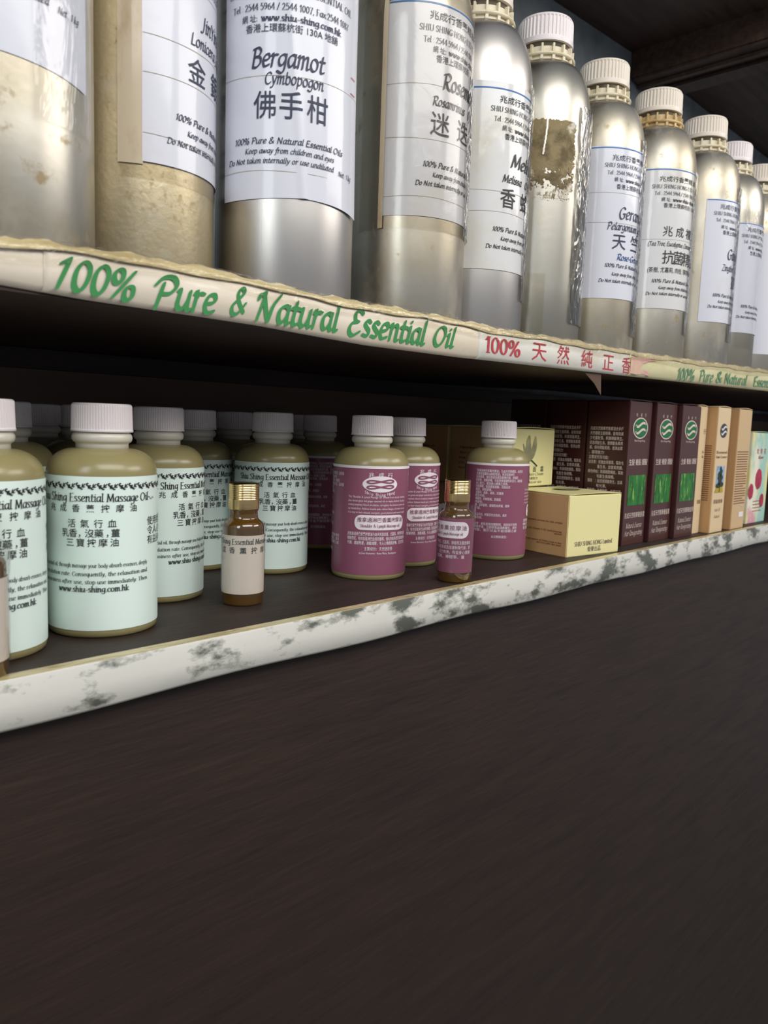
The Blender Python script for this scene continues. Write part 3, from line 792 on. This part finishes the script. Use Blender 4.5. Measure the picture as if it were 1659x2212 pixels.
# 8: Ginger
x, y = .925, .397
t = alu_bottle('aluminium bottle with dirt in the cap ribs and a label reading Ginger', x, y, ZS+rise(x)-.001, place(x, y, 74), 'alu_mid', cap='cap_ivory', capturn=.8)
lb = label_on(t, -1.12, 1.2, .0500, .1830, 'paper_white', off=.0006, line=.1820)
ink = Ink(); header(ink, (.1730, .1660, .1590, .1520, .1460))
ink.text('Ginger', 0, .1200, .0110, 'italic', w=.036)
ink.text('Zingiber Officinale', 0, .1070, .0066, 'italic', w=.050)
for i, c in enumerate('薑'): ink.text(c, 0, .0900, .0115, bold=.004, big=True)
footer(ink, (.0780, .0715, .0655)); letter_on(lb, ink, 'ink_navy', .001)
tape_on(t, -.15, .35, .03, .200, 'film_wrinkled', .0014, amp=.004)
# 9, 10
x, y = 1.028, .405
t = alu_bottle('greyish aluminium bottle with a white label low on its side, second from the right end', x, y, ZS+rise(x)-.002, place(x, y, 78), 'alu_grey', cap='cap_white', capturn=.6)
lb = label_on(t, -1.15, 1.2, .0480, .1780, 'paper_white', off=.0006, line=.1770)
ink = Ink(); header(ink, (.1680, .1610, .1540, .1475, .1410)); footer(ink, (.0780, .0715, .0655)); letter_on(lb, ink, 'ink_navy', .001)
tape_on(t, -.9, -.2, .03, .195, 'film_soft', .0014, amp=.004)
x, y = 1.135, .408
t = alu_bottle('rightmost aluminium bottle, nearly all cut off by the picture edge', x, y, ZS+rise(x)-.002, place(x, y, 70), 'alu_mid', cap='cap_ivory', capturn=.35)
lb = label_on(t, -1.2, 1.2, .0300, .1850, 'paper_white', off=.0006)

# ------------------------------------------------------------------ frosted massage-oil bottles
RL = .029
def lprof():
    p = [(.020, 0), (.0270, 0), (.0286, .0012), (RL, .0035), (RL, .03), (RL, .06), (RL, .0865)]
    for k in range(1, 13):
        a = math.pi/2*k/12
        p.append((.0142+(RL-.0142)*math.cos(a), .0865+.0135*math.sin(a)))
    return p
lb_p = lprof()
lbV, lbF = lathe(lb_p+[(.0135, .1003)], 80)
LBODY = mesh_from('bottle_body', lbV, lbF, True); LBODY.materials.append(M['mint_plastic'])
nk = [(.0130, .0995), (.0139, .0998), (.0138, .1022), (.0141, .1030), (.0150, .1034), (.0157, .1045), (.0159, .1057), (.0157, .1070), (.0150, .1080), (.0140, .1086), (.0138, .1092), (.0136, .1150), (.010, .1150)]
LNECK = mesh_from('neck', *lathe(nk, 64), True); LNECK.materials.append(M['neck_plastic'])
cp2 = [(.0150, .1092), (.0163, .1090), (.0164, .1098), (.0161, .1104), (.0158, .1228), (.0156, .1236), (.0148, .1242), (.004, .1243)]
LCAP = mesh_from('ribbed_cap', *lathe(cp2, 68*4, lambda k, i: 1.0 if (k % 4) in (0, 1) or i in (0, 1, 2, 5, 6, 7) else .966)); LCAP.materials.append(M['cap_white'])
LLAB = mesh_from('label', *patch(RL, -3.05, 3.05, .0045, .0862, None, .0003, na=110, nz=2), True); LLAB.materials.append(M['mint_paper'])
PLAB = mesh_from('label', *patch(RL, -3.05, 3.05, .0045, .0868, None, .0003, na=110, nz=2), True); PLAB.materials.append(M['purple_paper'])
# mint lettering
ink = Ink()
n = 33
for k in range(n):
    u = (k-(n-1)/2)*.0053; z = .0812; q = .001
    for P, w in (([(-.1, 1.4), (-.7, 1.6), (-.9, .9), (-.4, .4), (.2, .1)], .34), ([(-.2, .2), (.4, .45), (1.0, .4)], .36), ([(-.1, .1), (.1, -.5), (.25, -1.0)], .40), ([(.2, -.1), (.8, -.5), (1.1, -1.1)], .44),
                 ([(2.4, -1.4), (1.8, -1.6), (1.6, -.9), (2.0, -.4), (2.6, -.1)], .34), ([(2.3, -.2), (2.9, -.4), (3.4, -.3)], .36), ([(2.4, .0), (2.3, .6), (2.5, 1.1)], .40), ([(2.6, .1), (3.1, .6), (3.6, 1.1)], .46)):
        ink.stroke([(u+a*q-.0013, z+b*q) for a, b in P], w*q, w*q*.55, .7, sub=3)
ink.text('Shiu Shing Essential Massage Oil', -.001, .0732, .0042, 'roman', w=.066)
ink.spread('兆成香薰按摩油', -.0225, .0215, .0697, .0042, bold=.004)
ink.spread('活氣行血', -.0102, .0102, .0618, .0045, bold=.003)
for ch, uu in zip('乳香，沒藥，薑', (-.0138, -.0095, -.0060, -.0010, .0036, .0078, .0118)): ink.spread(ch, uu, uu, .0567, .0046, bold=.003)
ink.spread('三寶按摩油', -.0112, .0112, .0517, .0045, bold=.003)
for i, (c, d) in enumerate((('使用香薰按摩油', .0598), ('令人心情舒暢', .0546), ('有益身心健康', .0494))): ink.text(c, .0310, d, .0038, align='l')
ink.stroke([(.0305, .0735), (.0325, .0750), (.0345, .0735), (.0360, .0745), (.0370, .0738)], .00015)
MINT1 = ink.mesh('lettering', bend(RL, None, .0006), .0014); MINT1.materials.append(M['ink_black'])
ink = Ink()
for s, v in (('Essential oil, through massage your body absorb essences, deeply', .0385), ('circulation rate. Consequently, the relaxation and', .0340), ('uneasiness after use, stop use immediately. Then', .0298)):
    ink.text(s, 0, v, .0021, 'roman', w=.062)
ink.text('www.shiu-shing.com.hk', 0, .0255, .0030, 'romanbold', w=.038)
MINT2 = ink.mesh('lettering', bend(RL, None, .0006)); MINT2.materials.append(M['ink_small'])
# purple lettering
def logo(ink_o, ink_w, u, v, a, b, big=True):
    ink_o.ellipse(u, v, a, b, big)
    for dv in (.33*b, -.33*b):
        P = []
        for k in range(25):
            t = 2*math.pi*k/24+math.pi/2
            P.append((u+.72*a*math.cos(t), v+dv+.17*b*math.sin(2*t)+.05*b*math.cos(t)))
        ink_w.stroke(P, .14*b, .085*b, 0., lift=.0003, sub=2)
inkw, inkp = Ink(), Ink()
inkw.stroke([(-.0880, .0858), (.0880, .0858)], .0010, .0010, smooth=False, big=True)
inkw.spread('兆成行', -.0072, .0072, .0800, .0042, bold=.004)
logo(inkw, inkp, 0, .0733, .0137, .0061)
for i, ch in enumerate('Shiu Shing Hong'):
    u = (i-7)*.00158; inkw.text(ch, u, .0642+.0020*(u/.0110)**2, .0024, bold=.004) if ch != ' ' else None
for i, s in enumerate(('This "Shoulder & Lymph Massage Oil" is made from natural rosemary,', 'plus, lemon grass and ginger essential oils to deploy Refined. Excellent', 'moting lymphatic blood circulation, strengthen the immune system and', 'up metabolism. Relieve muscle pain, relieve fatigue, stimulate decom', 'it is easy to feel relaxed, energetic, good physical and mental health')):
    inkw.text(s, -.0245, .0628-.0029*i, .0016, align='l', w=.048)
inkw.rrect(-.0190, .0220, .0388, .0500, .0050)
for i, ch in enumerate('推拿通淋巴香薰按摩油'): inkp.text(ch, -.0150+i*.0037, .0452, .0028, bold=.002, lift=.0003)
inkp.text('Shoulder & Lymph Massage oil', .0015, .0410, .0022, 'roman', w=.032, lift=.0003)
for i, s in enumerate(('此推拿通淋巴香薰按摩油乃由天然迷迭香、尤嘉莉、檸檬草及薑', '精緻而成，有效促進淋巴血液的循環，強化免疫系統及加速新陳', '代謝、緩解勞累，激勵減壓，令人心情輕鬆舒暢，活力充沛')):
    inkw.text(s, -.0245, .0346-.0034*i, .0022, align='l', w=.049, bold=.004)
inkw.text('主要成份：天然迷迭香', 0, .0235, .0022, w=.022); inkw.text('Active Elements : Rose Mary, Eucalyptus', 0, .0205, .0016, w=.03)
# back of the purple label
bk = ('「推拿通淋巴香薰按摩油」乃由天然檸檬草、迷迭香', '及薑等香薰精油調配而成，有效促進淋巴', '血液循環，強化免疫系統及新陳代謝，舒緩肌', '肉疲勞、激勵舒暢，令肌肉恢復彈性和活力，具舒緩', '身心壓力，增加身心健康之效用。', '改善睡眠，迷迭香能激勵，促進血液', '循環，消除疲勞。', '尤嘉莉：通鼻，清新，改善胸', '悶及呼吸。', '檸檬草：紓解酸痛，舒緩肌', '肉疲勞。', '薑：溫和驅寒，緩解肌肉疼痛、精神', '不振。', '', '本品天然，按摩至完全吸收，具舒', '緩功效。')
for i, s in enumerate(bk):
    if s: inkw.text(s, -.0735, .0790-.0028*i, .0020, align='l', w=min(.044, len(s)*.00195), bold=.002)
for i, s in enumerate(('注意：避免直接接觸眼睛，請按指示使用', '如有不適，立即停用並請教醫生，請勿', '內服，置於兒童不能接觸之處')):
    inkw.text(s, -.0735, .0315-.0028*i, .0020, align='l', w=.04)
inkw.text('此日期前最佳：', -.050, .0205, .0020, w=.014)
PURP1 = inkw.mesh('lettering', bend(RL, None, .0006), .0014); PURP1.materials.append(M['print_white'])
PURP2 = inkp.mesh('lettering', bend(RL, None, .0007), .0014); PURP2.materials.append(M['purple_paper'])

def oil_bottle(label, x, y, beta, kind, group):
    t = thing('oil_bottle', label, 'bottle', (x, y, ZL), place(x, y, beta), group)
    obj('bottle_body', LBODY, None, t); obj('neck', LNECK, None, t)
    c = obj('cap', LCAP, None, t); c.rotation_euler = (0, 0, random.random())
    lb = obj('label', LLAB if kind == 'mint' else PLAB, None, t)
    if kind == 'mint':
        obj('lettering', MINT1, None, lb); obj('small_print', MINT2, None, lb)
    else:
        obj('lettering', PURP1, None, lb); obj('emblem_print', PURP2, None, lb)
    return t
gm, gp = 'mint labelled massage oil bottles', 'purple labelled massage oil bottles'
oil_bottle('mint-labelled frosted oil bottle cut by the left picture edge', .138, .405, 14, 'mint', gm)
oil_bottle('large nearest frosted oil bottle with a full mint label facing front', .204, .412, -11, 'mint', gm)
oil_bottle('mint-labelled frosted oil bottle just right of the nearest one, label turned right', .268, .463, 49, 'mint', gm)
oil_bottle('mint-labelled frosted oil bottle half hidden left of the gold-capped amber bottle', .345, .540, 26, 'mint', gm)
oil_bottle('mint-labelled frosted oil bottle directly behind the gold-capped amber bottle', .386, .494, 13, 'mint', gm)
oil_bottle('shadowed frosted oil bottle whose cap shows behind the leftmost bottle', .183, .497, 10, 'mint', gm)
oil_bottle('deeply shadowed oil bottle, dark square cap between the leftmost and nearest bottles', .243, .592, 0, 'mint', gm)
oil_bottle('shadowed oil bottle mostly hidden behind the left side of the nearest bottle', .250, .529, -10, 'mint', gm)
oil_bottle('shadowed oil bottle at the back, cap above the gold-capped amber bottle', .416, .588, 5, 'mint', gm)
oil_bottle('nearest purple-labelled frosted oil bottle with a full white oval emblem', .433, .430, 15, 'purple', gp)
oil_bottle('purple-labelled oil bottle half hidden behind the nearest purple one, emblem cut off', .497, .452, 42, 'purple', gp)
oil_bottle('purple-labelled oil bottle turned to its small-print side, beside the cream boxes', .591, .424, 108, 'purple', gp)
oil_bottle('dark shadowed purple-labelled oil bottle standing at the back left of the purple group', .496, .563, 100, 'purple', gp)
oil_bottle('oil bottle in the deepest shadow, only a sliver of cap showing', .525, .630, 20, 'purple', gp)

# ------------------------------------------------------------------ small amber bottles with gold caps
RA = .0132
ap = [(.008, 0), (.0122, 0), (RA, .0015), (RA, .02), (RA, .0495), (.0130, .0512), (.0122, .0528), (.0106, .0543), (.0096, .0552), (.0092, .0560), (.0090, .0600), (.0094, .0606), (.0094, .0614), (.0086, .0618), (.0086, .066), (.005, .066)]
ABODY = mesh_from('bottle_body', *lathe(ap, 64), True); ABODY.materials.append(M['amber_glass'])
gc = [(.0088, .0612), (.0097, .0612), (.0098, .0618)]
for k in range(8):
    z = .0680+k*.0011; gc += [(.0098, z), (.00955, z+.0003), (.00955, z+.0006), (.0098, z+.0009)]
gc = gc[:3]+[(.0098, .0676)]+gc[3:]+[(.0098, .0770), (.0095, .0778), (.0086, .0781), (.003, .0781)]
GCAP = mesh_from('gold_cap', *lathe(gc, 72), True); GCAP.materials.append(M['gold_metal'])
def small_bottle(label, x, y, beta, paper, ft=.0510, lt=.0455):
    t = thing('amber_bottle', label, 'bottle', (x, y, ZL), place(x, y, beta), 'small amber oil bottles')
    obj('bottle_body', ABODY, None, t); obj('cap', GCAP, None, t)
    lb = obj('label', mesh_from('label', *patch(RA, -2.4, 2.4, .008, lt, None, .0003, na=60, nz=2), True), paper, t)
    V, F = patch(RA, -3.1, 3.1, .006, ft, None, .0009, na=50, nz=18)
    rr = random.Random(int(x*1000)); V = [(v[0]*(1+.06*rr.random()*(v[2] > .046)), v[1]*(1+.06*rr.random()*(v[2] > .046)), v[2]+.0018*rr.random()*(v[2] > ft-.001)) for v in V]
    obj('shrink_film', mesh_from('shrink_film', V, F, True), 'film_soft', t)
    return t, lb
t, lb = small_bottle('gold-capped amber bottle with a cream paper label, before the mint bottles', .298, .410, 0, 'small_paper')
ink = Ink(); ink.text('Shiu Shing Essential Massage Oil', .001, .0400, .0034, 'roman', w=.052)
ink.spread('兆成香薰按摩油', -.0210, .0210, .0362, .0042, bold=.003)
obj('lettering', ink.mesh('lettering', bend(RA, None, .0005)), 'ink_small', lb)
t, lb = small_bottle('gold-capped amber bottle with a purple label in crinkled film, before the purple bottles', .469, .372, -25, 'purple_paper', ft=.0575, lt=.0495)
i1, i3 = Ink(), Ink()
i1.rrect(-.0190, .0160, .0345, .0470, .0055)
for i, ch in enumerate('淋巴香薰按摩油'): i3.text(ch, -.0145+i*.0044, .0408, .0030, lift=.0003)
i3.text('Shoulder & Lymph Massage oil', -.002, .0368, .0021, 'roman', w=.026, lift=.0003)
for i, s in enumerate(('此推拿通淋巴、尤嘉莉、檸檬草及薑香薰精', '油，強化免疫系統及加速新陳代謝，舒', '緩肌肉，活力充沛，有益身心健康', '尤嘉莉、檸檬草、薑')):
    i1.text(s, 0, .0300-.0036*i, .0022, w=.036-.010*(i == 3))
obj('lettering', i1.mesh('lettering', bend(RA, None, .0005), .0008), 'print_white', lb)
obj('emblem_print', i3.mesh('emblem_print', bend(RA, None, .0005), .0008), 'purple_paper', lb)
small_bottle('amber bottle whose film-wrapped shoulder just shows at the left picture edge', .1210, .3655, 0, 'small_paper', ft=.0590)

# ------------------------------------------------------------------ cartons
def carton(name, label, x, y, w, d, h, z, m_front, m_side, rz=0., group=None, lidm=None, loc_front=True):
    """origin at the front left bottom corner"""
    t = thing(name, label, 'box', (x, y, z), rz, group)
    me = bevel_box('carton_body', 0, w, 0, d, 0, h-.0008, .0007)
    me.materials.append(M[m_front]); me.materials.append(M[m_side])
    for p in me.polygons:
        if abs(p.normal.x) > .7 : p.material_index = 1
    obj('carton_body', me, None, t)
    # lid flap, bowed up a little at its free edge
    V, F = [], []
    n = 8
    for i in range(n+1):
        u = i/n
        for yy, b in ((0, 1), (d, 0)):
            zz = h+.0002+.0010*math.sin(u*math.pi)*b
            V += [(.0004+u*(w-.0008), yy+.0003, zz-.0006), (.0004+u*(w-.0008), yy+.0003, zz)]
    for i in range(n):
        a = i*4; F += [(a+1, a+5, a+7, a+3), (a, a+2, a+6, a+4), (a, a+4, a+5, a+1), (a+2, a+3, a+7, a+6)]
    F += [(0, 1, 3, 2), (n*4, n*4+2, n*4+3, n*4+1)]
    obj('lid_flap', mesh_from('lid_flap', V, F), lidm or m_front, t)
    return t
# cream face-cream boxes
gcb = 'cream face cream boxes'
H = .0585
c1 = carton('cosmetic_box', 'lower front cream box with tan side, nearest of the cream boxes', .637, .374, .080, .076, H, ZL, 'cream_carton', 'tan_side', R_(-8), gcb)
ink = Ink(); ink.text('SHIU SHING HONG Limited', .040, .0100, .0040, 'roman', w=.058); ink.text('榮譽出品', .041, .0040, .0040, w=.020)
obj('lettering', ink.mesh('lettering', flat_front(0, 0, 0)), 'print_grey', c1)
ink = Ink()
for s, v in (('to keep skin hydration, prevent dry skin, wrinkle', .0310), ('oil, Rose Hips Oil, Vitamin E Oil, Hydrofuserine,', .0225), ('aqueous.', .0205), ('Apply proper amount of Orchid Cream on face', .0120), ('and neck after skin toner', .0098)): ink.text(s, .070, v, .0015, 'italicbold', w=.058*len(s)/48, align='r')
obj('side_lettering', ink.mesh('side_lettering', flat_left(0, .076, 0)), 'print_brown', c1)
ink = Ink(); ink.ellipse(.046, .040, .016, .012, False); i2 = Ink()
obj('emblem_print', ink.mesh('emblem_print', flat_top(0, 0, H+.0014)), 'orchid_print', c1)
carton('cosmetic_box', 'lower rear cream box behind the nearest cream box, in shadow', .642, .478, .078, .076, H, ZL, 'cream_carton', 'tan_side', 0, gcb)
c2 = carton('cosmetic_box', 'upper front cream box with an orchid drawn on its face', .639, .443, .078, .076, H, ZL+H+.0014, 'cream_carton', 'tan_side', 0, gcb)
ink = Ink()
for P in ([(.034, .026), (.027, .034), (.026, .045), (.031, .052), (.034, .044), (.036, .034), (.034, .026)], [(.036, .027), (.037, .040), (.042, .051), (.045, .042), (.042, .032), (.036, .027)], [(.033, .026), (.024, .033), (.020, .043), (.024, .040), (.030, .032), (.033, .026)], [(.035, .027), (.026, .030), (.017, .028), (.024, .025), (.035, .025)]):
    ink.poly(catmull(P, 4) if P[0] == P[-1] else P)
obj('orchid_drawing', ink.mesh('orchid_drawing', flat_front(0, 0, 0)), 'orchid_print', c2)
ink = Ink(); ink.stroke([(.036, .0265), (.040, .0245), (.047, .0205)], .0010, .0005, .5)
for i, ch in enumerate('蘭花面霜'): ink.text(ch, .016+i*.0135, .0150, .0046)
ink.text('Orchid Face Cream', .037, .0110, .0030, 'script', w=.046); ink.text('滋養嫩膚配方', .036, .0070, .0022, w=.028); ink.text('Forming delicate skin', .036, .0030, .0026, 'script', w=.042)
obj('lettering', ink.mesh('lettering', flat_front(0, 0, 0)), 'ink_small', c2)
c3 = carton('cosmetic_box', 'upper rear cream box, only its dark side showing behind a purple bottle', .639, .5225, .078, .076, H, ZL+H+.0014, 'cream_carton', 'tan_side', 0, gcb)
for c in (c2, c3):
    ink = Ink()
    for i, s in enumerate(('Directions : apply on', 'face and neck gently', 'Ingredients :', 'Orchid extract, Vitamin E', 'Net : 50 g')): ink.text(s, .012, .036-.0052*i, .0022, 'romanbold', align='l', w=.0022*len(s))
    obj('side_lettering', ink.mesh('side_lettering', flat_left(0, .076, 0)), 'print_brown', c)
# brown hair-tonic boxes
gbb = 'dark brown hair tonic boxes'
WB, DB, HB = .0505, .047, .1505
def box_logo(t, u, v, a, b, mo, mw, edge=None):
    if edge:
        i = Ink(); i.ellipse(u, v, a*1.12, b*1.12, False); obj('emblem_rim', i.mesh('emblem_rim', flat_front(0, 0, 0, .0003)), edge, t)
    i = Ink(); i.ellipse(u, v, a, b, False); obj('emblem', i.mesh('emblem', flat_front(0, 0, 0, .0005)), mo, t)
    i = Ink()
    for dv in (.34*b, -.34*b):
        i.stroke([(u-.72*a, v+dv-.10*b), (u-.45*a, v+dv-.22*b), (u-.1*a, v+dv), (u+.3*a, v+dv+.22*b), (u+.72*a, v+dv+.12*b)], .16*b, .12*b)
    obj('emblem_wave', i.mesh('emblem_wave', flat_front(0, 0, 0, .0008)), mw, t)
def brown_front(t):
    box_logo(t, .0255, .1225, .0150, .0098, 'logo_green', 'print_cream', 'print_cream')
    i = Ink(); i.spread('兆成行', .0160, .0350, .1362, .0036); i.text('Shiu Shing Hong', .0255, .1085, .0022, w=.024)
    for k, ch in enumerate('生髮養髮護髮'): i.text(ch, .008+(k % 2)*.0062+(k//2)*.0145, .0845, .0052)
    i.text('兆成天然精華養髮素', .0255, .0290, .0048, w=.045)
    i.text('Natural Essence', .0255, .0180, .0052, 'script', w=.036); i.text('Hair Rinvigorating', .0255, .0100, .0052, 'script', w=.040)
    obj('lettering', i.mesh('lettering', flat_front(0, 0, 0)), 'print_cream', t)
    i = Ink(); i.poly([(.007, .0420), (.0450, .0420), (.0450, .0735), (.007, .0735)])
    obj('grass_picture', i.mesh('grass_picture', flat_front(0, 0, 0)), 'grass_print', t)
BROWN_SIDE = None
def brown_side(t):
    global BROWN_SIDE
    if BROWN_SIDE is None:
        i = Ink()
        L = ('兆成天然精華養髮素混合多種', '天然護髮生髮精華，能有效減', '少毛髮脫落，刺激頭髮再生，', '促進頭髮生長，使頭髮烏黑亮', '澤，保持頭髮柔順，倍添出眾', '，顯現魅力!', '主要成份及功能：', '迷迭香：促進血液循環，幫助毛', '　　　　髮生長，並使其亮麗。', '維他命B5：刺激細胞機能，幫助', '　　　　毛髮生長順暢。', '薄荷　：能促使頭髮新生，並具', '　　　　有光澤。', '墨旱草：改善脫髮，去頭皮屑，', '　　　　使髮根細胞機能活躍，', '　　　　防止毛髮乾枯或減少', '', '使用方法：洗髮後取適量均勻', '塗於頭皮，輕輕按摩，每日', '早晚各一次')
        for k, s in enumerate(L):
            if s: i.text(s.replace('　　　　', ''), .004 if '　　　　' not in s else .0145, .1195-.0050*k, .0030, align='l', w=min(.040, .0029*len(s.replace('　　　　', ''))), bold=.004)
        BROWN_SIDE = i.mesh('side_lettering', flat_left(0, DB, 0)); BROWN_SIDE.materials.append(M['print_cream'])
    obj('side_lettering', BROWN_SIDE, None, t)
yb = .377
for k, (x, y, lbl) in enumerate(((.7505, .3775, 'dark brown box with green grass picture, leftmost in the front row'), (.8050, .374, 'dark brown box with green grass picture, middle of the front three'), (.8580, .369, 'dark brown box with green grass picture, rightmost, beside the tan boxes'))):
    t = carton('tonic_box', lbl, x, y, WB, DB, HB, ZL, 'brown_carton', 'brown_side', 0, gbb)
    brown_front(t)
    if k == 0: brown_side(t)
for x, y, lbl in ((.7505, .4265, 'dark brown box with small Chinese print, second in depth behind the leftmost one'), (.7505, .4760, 'dark brown box third in depth, its side in near darkness')):
    t = carton('tonic_box', lbl, x, y, WB, DB, HB, ZL, 'brown_carton', 'brown_side', 0, gbb); brown_side(t)
# tan boxes
gtb = 'tan cartons right of the brown boxes'
def tan_box(label, x, y, w, front='tan_carton_front', lines=False, tree=False, rz=0):
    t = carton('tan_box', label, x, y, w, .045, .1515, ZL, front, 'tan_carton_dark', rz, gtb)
    if tree:
        box_logo(t, w*.5, .1235, .0105, .0085, 'ink_small', 'print_white')
        i = Ink(); i.text('Rosewood', w*.5, .0960, .0032, 'roman', w=.034); i.text('Hair Essence', w*.5, .0905, .0030, 'roman', w=.034); i.text('頭髮精華', w*.5, .0360, .0040, w=.028); i.text('Hair Oil', w*.5, .0260, .0036, 'script', w=.018); i.text('Natural', w*.5, .0180, .0036, 'script', w=.018)
        obj('lettering', i.mesh('lettering', flat_front(0, 0, 0)), 'print_brown', t)
        i = Ink(); i.poly([(w*.22, .0560), (w*.80, .0560), (w*.80, .0810), (w*.22, .0810)]); obj('sky_picture', i.mesh('sky_picture', flat_front(0, 0, 0)), 'sky_print', t)
        i = Ink(); i.poly([(w*.16, .0490), (w*.80, .0490), (w*.74, .0590), (w*.30, .0570)]); obj('meadow_picture', i.mesh('meadow_picture', flat_front(0, 0, 0, .0005)), 'meadow_print', t)
        i = Ink()
        for u, v, a, b in ((.5, .062, .13, .005), (.5, .067, .20, .004), (.46, .071, .15, .004), (.54, .0745, .11, .003), (.5, .0775, .07, .003), (.40, .0575, .20, .003), (.62, .0585, .16, .003)): i.ellipse(w*u, v, w*a, b, False, n=12)
        i.stroke([(w*.5, .050), (w*.5, .078)], .0008, .0008, smooth=False)
        obj('tree_picture', i.mesh('tree_picture', flat_front(0, 0, 0, .0008)), 'tree_print', t)
    if lines:
        i = Ink()
        rr = random.Random(int(x*100))
        for k in range(22): i.stroke([(.004, .098-.0031*k), (w-.004-(.012*rr.random() if k % 5 == 4 else 0), .098-.0031*k)], .0006, .0005, smooth=False)
        obj('small_print', i.mesh('small_print', flat_front(0, 0, 0)), 'print_brown', t)
        i = Ink(); i.text('50ml', w*.72, .0280, .0035, w=.010); i.poly([(w*.55, .0150), (w*.9, .0150), (w*.9, .0215), (w*.55, .0215)])
        obj('price_sticker', i.mesh('price_sticker', flat_front(0, 0, 0)), 'print_white', t)
    return t
t0 = tan_box('tan carton mostly hidden behind the rightmost brown box', .9110, .3740, .0290, 'tan_carton_front')
i = Ink(); i.text('行', .0240, .119, .005); i.text('Ro', .0230, .096, .003, 'roman'); i.text('Ha', .0230, .0905, .003, 'roman'); i.text('頭髮', .0220, .036, .004)
obj('lettering', i.mesh('lettering', flat_front(0, 0, 0)), 'print_brown', t0)
t1 = tan_box('pale tan carton with a small tree picture and dark emblem', .9440, .3630, .0400, 'tan_carton_front', tree=True)
i = Ink()
for k in range(26): i.stroke([(.004, .105-.0026*k), (.040, .105-.0026*k)], .0006, .0005, smooth=False)
obj('side_print', i.mesh('side_print', flat_left(0, .045, 0)), 'print_brown', t1)
t2 = tan_box('tan carton with rows of small print on its front, beside the floral box', 1.0060, .3610, .0440, 'tan_carton', lines=True)
# floral box
t = carton('floral_box', 'short pastel floral carton with a red rose at the right picture edge', 1.0920, .3720, .070, .050, .1235, ZL, 'floral_carton', 'floral_carton', 0)
i = Ink()
for (u, v, r) in ((.034, .060, .012), (.008, .044, .009), (.052, .030, .008)):
    for k in range(7):
        a = k*.9; i.ellipse(u+.35*r*math.cos(a), v+.45*r*math.sin(a), r*.7, r*.75, False, n=16, lift=k*.00003)
obj('rose_picture', i.mesh('rose_picture', flat_front(0, 0, 0)), 'rose_print', t)
i = Ink(); i.spread('玫瑰花', .022, .050, .098, .0075, bold=.005); i.text('Rose', .036, .0880, .0035, 'italicbold', w=.02)
for k in range(4): i.stroke([(.020, .030-.0045*k), (.052, .030-.0045*k)], .0006, .0005, smooth=False)
obj('lettering', i.mesh('lettering', flat_front(0, 0, 0, .0005)), 'ink_red', t)

for o in bpy.data.objects:                     # fine print that no one could pick apart
    if o.parent is not None and o.type == 'MESH' and o.name.split('.')[0] in ('lettering', 'small_print', 'side_lettering', 'side_print', 'emblem_print', 'emblem_wave', 'tape_seam', 'price_mark', 'price_sticker') and not o.parent.name.startswith('shelf_sign'):
        o['kind'] = 'stuff'
bpy.data.objects.remove(_tob); bpy.data.curves.remove(_tcu)
